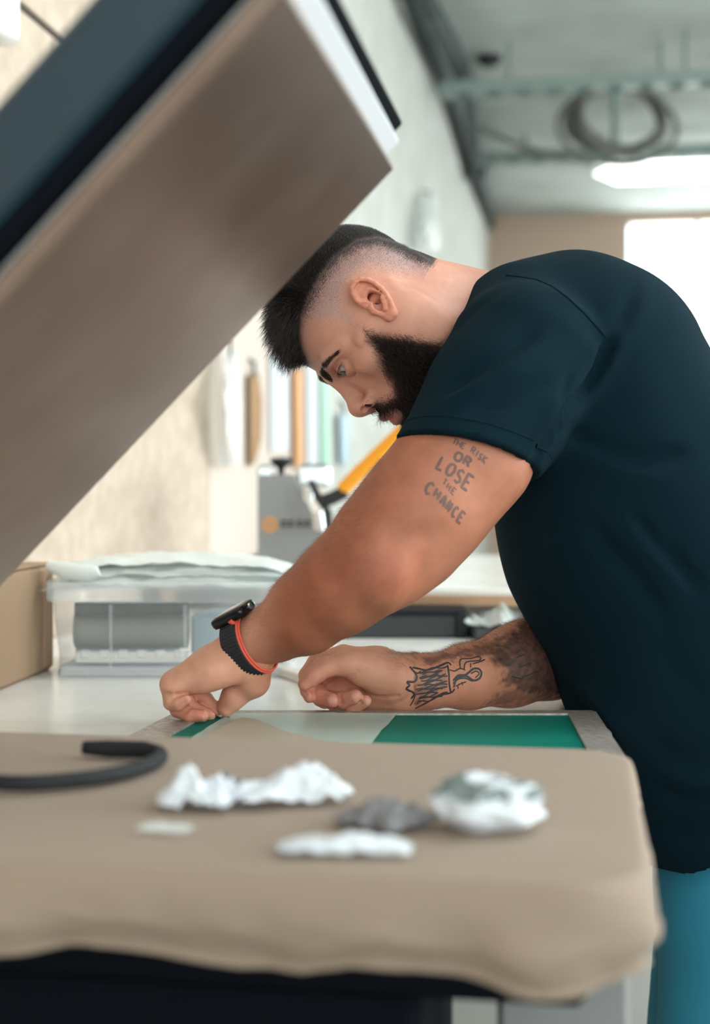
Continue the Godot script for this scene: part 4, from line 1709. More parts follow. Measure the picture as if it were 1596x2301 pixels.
func left_arm() -> Field:
	var f := Field.new()
	chain(f, [[1165, 850, 1.455, 138], [1052, 1015, 1.405, 122], [960, 1135, 1.385, 116], [838, 1262, 1.375, 112]], 0.02)
	chain(f, [[838, 1262, 1.375, 110], [765, 1322, 1.385, 104], [684, 1381, 1.405, 90], [622, 1418, 1.42, 67], [570, 1442, 1.43, 57], [530, 1464, 1.43, 50]], 0.008)
	f.cap(P(868, 1285, 1.37), P(905, 1290, 1.375), 0.032, 0.021, 0.03)                    # point of the elbow
	f.cap(P(1010, 1030, 1.40), P(860, 1190, 1.385), 0.047, 0.040, 0.03)                   # biceps
	f.cap(P(1100, 1050, 1.40), P(960, 1235, 1.39), 0.036, 0.03, 0.03)                     # triceps
	f.cap(P(775, 1278, 1.385), P(690, 1345, 1.41), 0.033, 0.026, 0.02)                    # brachioradialis
	f.crease(P(985, 1190, 1.335), P(880, 1215, 1.325), 0.012, -0.0022)
	f.crease(P(860, 1330, 1.335), P(720, 1400, 1.365), 0.014, -0.002)
	return f


func left_hand() -> Field:
	var f := Field.new()
	chain(f, [[596, 1428, 1.43, 58], [562, 1448, 1.434, 53], [524, 1470, 1.432, 44]], 0.012)
	# metacarpals
	chain(f, [[515, 1488, 1.417, 30], [470, 1508, 1.404, 28], [388, 1546, 1.397, 26]], 0.014)
	chain(f, [[520, 1476, 1.426, 34], [470, 1498, 1.417, 30], [386, 1538, 1.414, 26]], 0.014)
	chain(f, [[520, 1470, 1.436, 34], [470, 1492, 1.432, 30], [390, 1532, 1.43, 26]], 0.014)
	chain(f, [[525, 1470, 1.445, 34], [480, 1490, 1.447, 30], [402, 1526, 1.446, 25]], 0.014)
	f.cap(P(536, 1506, 1.42), P(452, 1532, 1.403), 0.0120, 0.0095, 0.014)                # heel of the little finger side
	# fingers
	chain(f, [[386, 1548, 1.397, 24], [386, 1578, 1.396, 19], [400, 1581, 1.392, 16.5], [418, 1572, 1.390, 12.5]], 0.0018)
	chain(f, [[386, 1540, 1.414, 24], [400, 1594, 1.411, 18.5], [426, 1606, 1.405, 18], [456, 1608, 1.403, 14.5]], 0.0018)
	chain(f, [[392, 1534, 1.43, 24], [428, 1590, 1.432, 18], [452, 1602, 1.431, 17], [470, 1607, 1.430, 14.5]], 0.0018)
	chain(f, [[404, 1528, 1.446, 24], [462, 1572, 1.444, 18], [480, 1592, 1.442, 16], [495, 1599, 1.441, 13]], 0.0018)
	# thumb and its ball
	chain(f, [[560, 1490, 1.44, 38], [564, 1530, 1.44, 34], [524, 1568, 1.437, 25], [507, 1596, 1.434, 15]], 0.009)
	f.cap(P(574, 1500, 1.425), P(568, 1532, 1.43), 0.0135, 0.0125, 0.012)
	f.cap(P(586, 1482, 1.43), P(578, 1528, 1.437), 0.0105, 0.009, 0.012)
	# folds, laid on the skin
	grooves(f, [
		[[362, 1557], [378, 1561], [396, 1562], [423, 1557]], [[374, 1588], [384, 1572], [397, 1562]], [[390, 1595], [402, 1588], [414, 1579], [427, 1569]],
		[[406, 1606], [418, 1598], [436, 1589]], [[440, 1590], [454, 1600], [463, 1608], [464, 1618]],
		[[484, 1580], [482, 1596], [490, 1606]],
	], 0.0022, -0.0013, 1.33, 1.5)
	return f


func grooves(f: Field, lines: Array, w: float, amp: float, z0: float, z1: float) -> void:
	var found := []
	for l in lines:
		for i in l.size() - 1:
			found.append([f.hit(P(l[i][0], l[i][1], z0), P(l[i][0], l[i][1], z1)), f.hit(P(l[i + 1][0], l[i + 1][1], z0), P(l[i + 1][0], l[i + 1][1], z1))])
	for q in found:
		if absf(q[0].z - q[1].z) < 0.03:
			f.crease(q[0], q[1], w, amp)


func right_fore() -> Field:
	var f := Field.new()
	chain(f, [[1345, 1452, 1.66, 86], [1235, 1484, 1.605, 80], [1145, 1502, 1.57, 79], [1050, 1520, 1.535, 66], [960, 1532, 1.505, 53], [918, 1535, 1.495, 49], [880, 1532, 1.492, 48]], 0.02)
	f.cap(P(1180, 1455, 1.59), P(1290, 1430, 1.62), 0.027, 0.035, 0.03)
	# palm
	chain(f, [[915, 1520, 1.505, 40], [850, 1494, 1.515, 36], [772, 1476, 1.518, 27]], 0.014)
	chain(f, [[910, 1532, 1.51, 42], [840, 1514, 1.522, 34], [766, 1502, 1.526, 26]], 0.014)
	chain(f, [[910, 1548, 1.507, 40], [840, 1538, 1.52, 34], [770, 1530, 1.524, 25]], 0.014)
	chain(f, [[905, 1562, 1.50, 34], [850, 1564, 1.512, 30], [785, 1556, 1.516, 23]], 0.014)
	f.cap(P(895, 1568, 1.488), P(815, 1570, 1.496), 0.0155, 0.012, 0.014)                  # heel
	f.cap(P(890, 1522, 1.476), P(815, 1506, 1.474), 0.0215, 0.018, 0.016)                  # ball of the thumb
	# thumb
	chain(f, [[835, 1500, 1.472, 32], [778, 1490, 1.468, 27.5], [724, 1501, 1.462, 21.5], [706, 1518, 1.458, 20], [684, 1537, 1.455, 15]], 0.006)
	# fingers
	chain(f, [[772, 1474, 1.518, 26], [712, 1490, 1.508, 22], [691, 1518, 1.498, 20], [690, 1550, 1.48, 17], [696, 1567, 1.47, 13.5]], 0.0018)
	chain(f, [[766, 1502, 1.526, 24], [704, 1540, 1.508, 21], [722, 1568, 1.476, 20], [746, 1574, 1.464, 17]], 0.0018)
	chain(f, [[770, 1530, 1.524, 24], [730, 1572, 1.506, 20], [772, 1574, 1.472, 19.5], [798, 1566, 1.462, 17]], 0.0018)
	chain(f, [[785, 1556, 1.516, 20], [756, 1588, 1.496, 16.5], [795, 1590, 1.474, 16], [822, 1575, 1.464, 13.5]], 0.0018)
	grooves(f, [
		[[764, 1560], [766, 1578], [754, 1594]], [[816, 1560], [810, 1578], [780, 1593]], [[702, 1546], [705, 1562], [702, 1578]], [[672, 1551], [700, 1547], [722, 1527]],
		[[706, 1555], [728, 1559], [740, 1551]], [[838, 1564], [862, 1567], [892, 1564]],
	], 0.0024, -0.0016, 1.40, 1.56)
	grooves(f, [
		[[720, 1483], [725, 1490]], [[713, 1487], [718, 1494]], [[766, 1529], [790, 1520], [822, 1504]], [[778, 1520], [800, 1508], [812, 1498]], [[918, 1494], [922, 1520], [925, 1560]], [[912, 1500], [914, 1530]], [[870, 1586], [900, 1576], [920, 1566]],
	], 0.0018, -0.0008, 1.40, 1.56)
	return f


func torso_field() -> Field:
	var f := Field.new()
	f.cap(P(1190, 790, 1.60), P(1330, 900, 1.60), 0.085, 0.105, 0.05)
	f.cap(P(1330, 900, 1.62), P(1480, 1300, 1.62), 0.115, 0.115, 0.05)
	f.cap(P(1480, 1300, 1.62), P(1600, 1600, 1.62), 0.11, 0.10, 0.05)
	f.cap(P(1190, 800, 1.47), P(1190, 800, 1.76), 0.062, 0.062, 0.05)
	f.cap(P(1190, 800, 1.76), P(1345, 1440, 1.68), 0.052, 0.045, 0.04)
	return f


const HEM_AT := Vector3(1050, 1032, 1.40)

const HEM_N := Vector3(-0.22, -0.94, 0.25)

func shirt() -> Field:
	var f := Field.new()
	# near sleeve, cut at the hem and hollowed
	chain(f, [[1178, 808, 1.462, 176], [1120, 912, 1.43, 160], [1052, 1022, 1.40, 141], [1005, 1105, 1.383, 139], [980, 1150, 1.38, 138]], 0.03)
	var ax := (P(1015, 1090, 1.385) - P(1120, 912, 1.435)).normalized()
	f.plane(P(HEM_AT.x, HEM_AT.y, HEM_AT.z), HEM_N, 0.002)
	var hp := P(HEM_AT.x, HEM_AT.y, HEM_AT.z)
	f.cap(hp - ax * 0.012, hp + ax * 0.09, 0.0575, 0.0590, 0.004, 1)
	# shoulders and back
	f.cap(P(1185, 752, 1.53), P(1290, 742, 1.56), 0.080, 0.088, 0.02)
	f.cap(P(1180, 742, 1.62), P(1300, 742, 1.64), 0.078, 0.088, 0.04)
	f.cap(P(1215, 790, 1.52), P(1190, 800, 1.74), 0.07, 0.066, 0.04)
	# trunk: near side and far side
	var tr := [[1318, 850, 270], [1451, 1190, 318], [1586, 1500, 312], [1662, 1820, 296]]
	for i in 3:
		var a: Array = tr[i]
		var b: Array = tr[i + 1]
		f.cap(P(a[0], a[1], 1.55), P(b[0], b[1], 1.555), a[2] * 1.55 / F, b[2] * 1.55 / F, 0.012 if i == 0 else 0.03)
		var dz := Vector3(0.012, 0, -0.135)
		f.cap(P(a[0], a[1], 1.55) + dz, P(b[0], b[1], 1.555) + dz, a[2] * 0.93 * 1.55 / F, b[2] * 0.93 * 1.55 / F, 0.05)
	# far sleeve, hidden behind the trunk
	f.cap(P(1200, 800, 1.75), P(1275, 1080, 1.74), 0.07, 0.062, 0.03)
	# hem of the shirt: cut level, then hollow it from below
	f.plane(P(1500, 1945, 1.5), Vector3(0.5, -1, 0), 0.002)
	return f


func shirt_folds(f: Field) -> void:
	var g := func(pts: Array, w: float, amp: float) -> void:
		# short steps that follow the cloth; each adds its share
		var step := w / 0.00047 * 0.9
		var way := PackedVector2Array()
		for i in pts.size() - 1:
			var a := Vector2(pts[i][0], pts[i][1])
			var b := Vector2(pts[i + 1][0], pts[i + 1][1])
			var n := maxi(1, int(round(a.distance_to(b) / step)))
			for k in n:
				way.append(a.lerp(b, float(k) / n))
		way.append(Vector2(pts[-1][0], pts[-1][1]))
		var on := []
		for q in way:
			on.append(f.hit(P(q.x, q.y, 1.2), P(q.x, q.y, 1.75)))
		for i in on.size() - 1:
			var fade := minf(1.0, 0.45 + minf(i, on.size() - 2 - i) * 0.3)
			folds.append([on[i], on[i + 1], w, amp * 0.55 * fade])
	folds = []
	g.call([[1374, 768], [1340, 826], [1306, 880], [1261, 940], [1222, 1000], [1200, 1045]], 0.006, -0.016)
	g.call([[1400, 745], [1362, 822], [1330, 880], [1290, 945]], 0.012, 0.0035)
	g.call([[1350, 772], [1290, 868], [1244, 935], [1205, 990]], 0.010, 0.005)
	g.call([[1203, 744], [1140, 790], [1082, 830], [992, 884]], 0.008, -0.007)
	g.call([[1190, 770], [1120, 825], [1040, 880], [980, 920]], 0.011, 0.003)
	g.call([[1239, 843], [1160, 880], [1060, 924]], 0.008, -0.005)
	g.call([[1284, 830], [1268, 880], [1252, 930]], 0.007, -0.003)
	g.call([[1140, 640], [1060, 700], [1010, 760]], 0.010, -0.002)
	g.call([[1240, 650], [1310, 700], [1362, 766]], 0.008, 0.0015)
	g.call([[1430, 640], [1412, 690], [1385, 745]], 0.009, -0.003)
	g.call([[1450, 650], [1432, 710], [1404, 765]], 0.014, 0.003)
	g.call([[1268, 960], [1330, 1000], [1430, 1030], [1540, 1020]], 0.009, -0.005)
	g.call([[1290, 1010], [1400, 1068], [1500, 1075]], 0.014, 0.002)
	g.call([[1420, 1150], [1470, 1215], [1530, 1280], [1575, 1335]], 0.006, -0.005)
	g.call([[1495, 1215], [1540, 1280], [1580, 1310]], 0.006, -0.004)
	g.call([[1400, 1170], [1455, 1240], [1520, 1310]], 0.010, 0.002)
	g.call([[1330, 1180], [1370, 1240], [1430, 1300], [1500, 1400]], 0.009, -0.004)
	g.call([[1262, 1540], [1300, 1600], [1360, 1655], [1400, 1690]], 0.014, -0.006)
	g.call([[1300, 1530], [1350, 1590], [1420, 1660]], 0.016, 0.004)
	g.call([[1440, 1700], [1500, 1690], [1560, 1720]], 0.016, -0.005)
	g.call([[1480, 1760], [1520, 1800], [1590, 1800]], 0.014, -0.004)
	g.call([[1460, 1740], [1540, 1750], [1594, 1760]], 0.014, 0.003)
	g.call([[1470, 1850], [1530, 1870], [1590, 1862]], 0.012, -0.003)
	g.call([[1480, 1440], [1530, 1520], [1590, 1590]], 0.014, -0.0025)
	for q in folds:
		f.crease(q[0], q[1], q[2], q[3])


var folds := []


# a hair: a thin tapering three-sided tube
func strand(mb: MB, p: Vector3, dir: Vector3, bend: Vector3, ln: float, w: float, segs: int, c: Color, curl := 0.0, ph := 0.0) -> void:
	var i0 := mb.v.size()
	var d := dir.normalized()
	var step := ln / segs
	var q := p
	var side := d.cross(Vector3(0.3, 0.2, 0.93)).normalized()
	for k in segs:
		var up := side.cross(d)
		var r := w * (1.0 - 0.75 * k / segs)
		for j in 3:
			var o: Vector3 = side * [1.0, -0.5, -0.5][j] + up * [0.0, 0.866, -0.866][j]
			mb.v.append(q + o * r)
			mb.n.append(o)
			mb.c.append(c)
		q += d * step
		d = (d + bend * (step / ln) + (side * cos(ph + k * 1.9) + up * sin(ph + k * 1.9)) * curl).normalized()
		side = (side - d * side.dot(d)).normalized()
	mb.v.append(q)
	mb.n.append(d)
	mb.c.append(c)
	for k in segs - 1:
		for j in 3:
			var a := i0 + k * 3 + j
			var b := i0 + k * 3 + (j + 1) % 3
			mb.ix.append_array(PackedInt32Array([a, b, b + 3, a, b + 3, a + 3]))
	var l := i0 + (segs - 1) * 3
	for j in 3:
		mb.ix.append_array(PackedInt32Array([l + j, l + (j + 1) % 3, i0 + segs * 3]))


func tint(c: Color, v: float) -> Color:
	return Color(c.r * v, c.g * v, c.b * v)


var mott := FastNoiseLite.new()

func skin_head(p: Vector3, _n: Vector3) -> Color:
	var l := hl(p)
	var q := side_px(p)
	var c := lin(204, 146, 126)
	var nv := mott.get_noise_3dv(p * 1000.0 * 0.05)
	var n2 := mott.get_noise_3dv(p * 1000.0 * 0.4 + Vector3(50, 0, 0))
	c = tint(c, 1.0 + 0.10 * nv + 0.05 * n2)
	# forehead warmer, nose and cheeks redder
	c = c.lerp(lin(208, 146, 112), smoothstep(10.0, 45.0, l.y) * smoothstep(20.0, 70.0, l.z) * 0.8)
	c = c.lerp(lin(206, 126, 110), 0.75 * clampf(1.0 - Vector3(l.x / 16.0, (l.y + 40.0) / 16.0, (l.z - 95.0) / 18.0).length(), 0.0, 1.0))
	c = c.lerp(lin(210, 140, 118), 0.4 * clampf(1.0 - (Vector2(absf(l.x) - 45.0, l.y + 25.0) / 26.0).length(), 0.0, 1.0))
	# eye surround and lids
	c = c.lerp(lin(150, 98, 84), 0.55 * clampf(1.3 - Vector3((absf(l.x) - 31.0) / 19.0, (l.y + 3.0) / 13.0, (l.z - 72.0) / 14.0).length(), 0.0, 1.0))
	# lips
	var lip := clampf(1.5 - Vector3(l.x / 22.0, (l.y + 73.0) / 10.0, (l.z - 88.0) / 10.0).length(), 0.0, 1.0)
	c = c.lerp(lin(164, 92, 86), lip * 0.8)
	# scalp under clipped hair, and skin under the beard
	var hd := poly_depth(q, hair_poly)
	var fd := poly_depth(q, fade_poly)
	var scalp := maxf(smoothstep(-8.0, 34.0, fd) * smoothstep(1000.0, 940.0, q.x), smoothstep(-8.0, 8.0, hd))
	if l.y > -30.0:
		c = c.lerp(lin(186, 148, 142), scalp * 0.88)
		c = c.lerp(lin(150, 118, 116), smoothstep(-75.0, -10.0, hd) * 0.55)
		c = c.lerp(lin(120, 96, 94), smoothstep(-22.0, 4.0, hd) * 0.6)
		c = c.lerp(lin(38, 30, 30), smoothstep(-14.0, 8.0, hd))
	var bd := poly_depth(q, beard_poly)
	c = c.lerp(lin(96, 68, 60), smoothstep(-2.0, 30.0, bd) * 0.9 * (1.0 - lip))
	return c


func skin_ear(p: Vector3, _n: Vector3) -> Color:
	return tint(lin(220, 146, 124), 1.0 + 0.10 * mott.get_noise_3dv(p * 1000.0 * 0.15))


func skin_arm(p: Vector3, _n: Vector3) -> Color:
	var q := to_px(p)
	var nv := mott.get_noise_3dv(p * 1000.0 * 0.035)
	var n2 := mott.get_noise_3dv(p * 1000.0 * 0.15 + Vector3(7, 3, 1))
	# forearm darker: tan, plus the arm's light contrast put into colour; elbow redder
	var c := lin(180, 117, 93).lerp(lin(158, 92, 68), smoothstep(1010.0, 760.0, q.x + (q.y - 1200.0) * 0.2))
	c = c.lerp(lin(186, 100, 78), 0.4 * clampf(1.0 - q.distance_to(Vector2(900, 1290)) / 90.0, 0.0, 1.0))
	c = c.lerp(lin(204, 146, 122), smoothstep(650.0, 550.0, q.x))
	return tint(c, 1.0 + 0.16 * nv + 0.08 * n2)


func skin_hand(p: Vector3, _n: Vector3) -> Color:
	var q := to_px(p)
	var nv := mott.get_noise_3dv(p * 1000.0 * 0.07)
	var c := lin(204, 146, 122)
	var red := maxf(clampf(1.0 - q.distance_to(Vector2(440, 1600)) / 60.0, 0.0, 1.0), clampf(1.0 - q.distance_to(Vector2(730, 1560)) / 90.0, 0.0, 1.0))
	c = c.lerp(lin(200, 116, 98), red * 0.75)
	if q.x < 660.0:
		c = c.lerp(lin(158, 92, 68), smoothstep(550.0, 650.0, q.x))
	else:
		c = c.lerp(lin(186, 124, 98), smoothstep(820.0, 960.0, q.x) * 0.8)
	# tattoo shading on the right forearm: dark ground behind the mountain
	if q.x > 930.0 and -p.z > 1.45:
		var ink := 0.0
		var n1 := mott.get_noise_3dv(p * 1000.0 * 0.12 + Vector3(9, 9, 9))
		ink = maxf(ink, smoothstep(-6.0, 14.0, poly_depth(q, ink_dark) + 8.0 + 16.0 * n1) * 0.95)
		ink = maxf(ink, smoothstep(0.0, 16.0, poly_depth(q, ink_mid) + 6.0 + 16.0 * n1) * 0.6)
		ink = maxf(ink, smoothstep(0.0, 12.0, poly_depth(q, ink_stump) + 5.0 * n1) * (0.45 + 0.5 * n1))
		ink = maxf(ink, smoothstep(0.0, 8.0, poly_depth(q, ink_edge) + 3.0 + 9.0 * n1) * 0.75)
		c = c.lerp(lin(46, 42, 46), ink * (0.85 + 0.3 * n1))
	return tint(c, 1.0 + 0.10 * nv)


var ink_dark := PackedVector2Array([Vector2(1100, 1462), Vector2(1128, 1452), Vector2(1150, 1425), Vector2(1185, 1395), Vector2(1300, 1390), Vector2(1320, 1560), Vector2(1240, 1562), Vector2(1180, 1556), Vector2(1160, 1540), Vector2(1130, 1532), Vector2(1138, 1508), Vector2(1147, 1502), Vector2(1128, 1494), Vector2(1118, 1490), Vector2(1106, 1480)])
var ink_mid := PackedVector2Array([Vector2(1120, 1556), Vector2(1150, 1542), Vector2(1200, 1550), Vector2(1250, 1560), Vector2(1240, 1580), Vector2(1080, 1590)])
var ink_stump := PackedVector2Array([Vector2(920, 1545), Vector2(930, 1508), Vector2(955, 1503), Vector2(1005, 1490), Vector2(1012, 1550), Vector2(960, 1582), Vector2(925, 1592)])
var ink_edge := PackedVector2Array([Vector2(950, 1478), Vector2(985, 1470), Vector2(1090, 1446), Vector2(1150, 1415), Vector2(1120, 1470), Vector2(1050, 1478), Vector2(1000, 1484), Vector2(955, 1498)])


# a corner-free version of a drawn line
func rounded(pts: Array) -> Array:
	if pts.size() < 4:
		return pts
	var out := []
	for i in pts.size() - 1:
		var p := []
		for k in [-1, 0, 1, 2]:
			var q: Array = pts[clampi(i + k, 0, pts.size() - 1)]
			p.append(Vector2(q[0], q[1]))
		for k in 3:
			var v: Vector2 = p[1].cubic_interpolate(p[2], p[0], p[3], k / 3.0)
			out.append([v.x, v.y])
	out.append(pts[-1])
	return out


# a line of ink laid on the skin
func ink_line(mb: MB, f: Field, pts: Array, w: float, z0: float, z1: float) -> void:
	var hits := []
	var list := f.all()
	for i in pts.size() - 1:
		var a := Vector2(pts[i][0], pts[i][1])
		var b := Vector2(pts[i + 1][0], pts[i + 1][1])
		var n := maxi(1, int(a.distance_to(b) / 5.0))
		for k in n:
			var q := a.lerp(b, float(k) / n)
			hits.append(f.hit(P(q.x, q.y, z0), P(q.x, q.y, z1)))
	var e := Vector2(pts[-1][0], pts[-1][1])
	hits.append(f.hit(P(e.x, e.y, z0), P(e.x, e.y, z1)))
	if hits.size() < 2:
		return
	var g := PackedVector3Array()
	for k in hits.size():
		var nr := f.grad(hits[k], list)
		var t: Vector3 = (hits[mini(k + 1, hits.size() - 1)] - hits[maxi(k - 1, 0)]).normalized()
		var s := nr.cross(t).normalized() * w * 0.5 * (0.75 if k == 0 or k == hits.size() - 1 else 1.0)
		var h: Vector3 = hits[k] + nr * 0.00022
		g.append(h - s - nr * 0.0001); g.append(h + nr * 0.0001); g.append(h + s - nr * 0.0001)
	mb.grid(g, 3)


func letter(ch: String) -> Array:
	match ch:
		"L": return [[[0, 1], [0, 0], [0.8, 0.05]]]
		"O": return [[[0.5, 1], [0.15, 0.85], [0, 0.5], [0.15, 0.12], [0.5, 0], [0.85, 0.15], [1, 0.5], [0.85, 0.88], [0.5, 1]]]
		"S": return [[[0.9, 0.85], [0.5, 1], [0.1, 0.82], [0.2, 0.58], [0.7, 0.42], [0.9, 0.2], [0.5, 0], [0.05, 0.12]]]
		"E": return [[[0.85, 1], [0, 1], [0, 0], [0.85, 0]], [[0, 0.5], [0.65, 0.5]]]
		"T": return [[[0, 1], [1, 1]], [[0.5, 1], [0.5, 0]]]
		"H": return [[[0, 1], [0, 0]], [[0.9, 1], [0.9, 0]], [[0, 0.5], [0.9, 0.5]]]
		"C": return [[[0.9, 0.85], [0.5, 1], [0.12, 0.8], [0, 0.5], [0.12, 0.18], [0.5, 0], [0.9, 0.15]]]
		"A": return [[[0, 0], [0.5, 1], [1, 0]], [[0.2, 0.38], [0.8, 0.38]]]
		"N": return [[[0, 0], [0, 1], [0.9, 0], [0.9, 1]]]
		"R": return [[[0, 0], [0, 1], [0.7, 0.95], [0.85, 0.75], [0.65, 0.52], [0, 0.5]], [[0.4, 0.5], [0.95, 0]]]
		"I": return [[[0.4, 1], [0.4, 0]]]
		"K": return [[[0, 1], [0, 0]], [[0.85, 1], [0.05, 0.45], [0.9, 0]]]
	return []


func tattoos(o: Node3D) -> void:
	var mb := MB.new()
	# centre, height and width in measured units, direction of the line
	var set_ := [
		["T", 1022, 992, 13, 9, 0.42], ["H", 1032, 997, 13, 9, 0.42], ["E", 1042, 1002, 12, 8, 0.42],
		["R", 1064, 1012, 15, 9, 0.7], ["I", 1073, 1019, 14, 6, 0.7], ["S", 1080, 1026, 14, 8, 0.7], ["K", 1090, 1033, 16, 9, 0.7],
		["O", 1030, 1026, 20, 17, 0.55], ["R", 1051, 1037, 20, 15, 0.55],
		["L", 994, 1043, 30, 16, 0.5], ["O", 1013, 1055, 28, 17, 0.5], ["S", 1032, 1070, 31, 16, 0.55], ["E", 1052, 1084, 34, 18, 0.6],
		["T", 1000, 1083, 13, 9, 0.8], ["H", 1009, 1094, 13, 9, 0.8], ["E", 1020, 1104, 14, 9, 0.8],
		["C", 965, 1097, 27, 15, 0.6], ["H", 983, 1110, 20, 12, 0.75], ["A", 997, 1124, 23, 12, 0.75], ["N", 1010, 1137, 21, 9, 0.75], ["C", 1023, 1150, 24, 10, 0.75], ["E", 1037, 1163, 25, 12, 0.75],
	]
	for q in set_:
		var d := Vector2(cos(q[5]), sin(q[5]))
		var up := Vector2(0.47, -0.88)
		for st in letter(q[0]):
			var pts := []
			for s in st:
				var v: Vector2 = Vector2(q[1], q[2]) + d * (s[0] - 0.45) * q[4] + up * (s[1] - 0.5) * q[3]
				pts.append([v.x, v.y])
			ink_line(mb, arm_field, pts, 0.0031 if q[3] > 18 else 0.0019, 1.25, 1.45)
	part("arm_tattoo", mb.mesh(), M.ink_soft, o, "lettering tattooed on the left upper arm")
	mb = MB.new()
	var lines := [
		[[927, 1500], [943, 1503], [959, 1506], [985, 1498], [1006, 1489], [1014, 1495]],
		[[1006, 1494], [1009, 1516], [1010, 1537], [1014, 1556], [1022, 1548]],
		[[1014, 1557], [993, 1561], [980, 1566], [959, 1579], [933, 1592]],
		[[921, 1498], [931, 1510], [937, 1522], [931, 1532], [914, 1532], [921, 1540], [913, 1548], [931, 1558], [924, 1570]],
		[[927, 1504], [938, 1514], [946, 1508]], [[934, 1560], [928, 1576], [922, 1586]],
		[[938, 1553], [960, 1545], [985, 1536], [1005, 1530]], [[934, 1560], [962, 1556], [990, 1546], [1006, 1543]],
		[[945, 1526], [965, 1520], [985, 1512]], [[950, 1538], [970, 1532], [995, 1520]], [[940, 1570], [965, 1566], [985, 1556]], [[975, 1510], [990, 1505]], [[985, 1522], [1002, 1514]], [[950, 1515], [962, 1510]], [[938, 1580], [955, 1572]],
		[[1020, 1545], [1025, 1528], [1036, 1520], [1050, 1520], [1064, 1529], [1078, 1524], [1082, 1512], [1076, 1503], [1064, 1503], [1055, 1510], [1045, 1517], [1030, 1518], [1018, 1530]],
		[[1018, 1536], [1030, 1526], [1046, 1524], [1062, 1531]], [[1058, 1514], [1070, 1508], [1077, 1514], [1068, 1523]],
		[[1035, 1502], [1035, 1482], [1058, 1480], [1077, 1475], [1078, 1484], [1048, 1488], [1043, 1506]],
		[[1010, 1505], [1022, 1508], [1034, 1502], [1046, 1506]], [[1062, 1492], [1076, 1488], [1090, 1482]], [[1058, 1500], [1058, 1490]],
		[[1024, 1542], [1036, 1536], [1048, 1532]], [[1030, 1548], [1028, 1538]], [[1040, 1540], [1038, 1532]],
		[[1160, 1478], [1180, 1470]], [[1165, 1500], [1195, 1490]], [[1180, 1520], [1210, 1508]], [[1150, 1520], [1175, 1526]],
	]
	# fine engraved strokes that fill the stump
	for k in 11:
		var y0 := 1512.0 + k * 6.6
		var st := []
		for i in 7:
			var u := i / 6.0
			st.append([lerpf(934.0 + 4.0 * (k % 3), 1006.0, u), lerpf(y0, y0 - 16.0 + 0.2 * k, u) + 3.0 * sin(u * 9.0 + k * 1.7)])
		lines.append(st.slice(k % 2, 7 - (k % 3)))
	for k in lines.size():
		ink_line(mb, fore_field, rounded(lines[k]), 0.0024 if k < 4 or k == 15 else 0.0016, 1.35, 1.62)
	part("forearm_tattoo", mb.mesh(), M.ink, o, "dark line tattoo on the right forearm").set_meta("kind", "stuff")


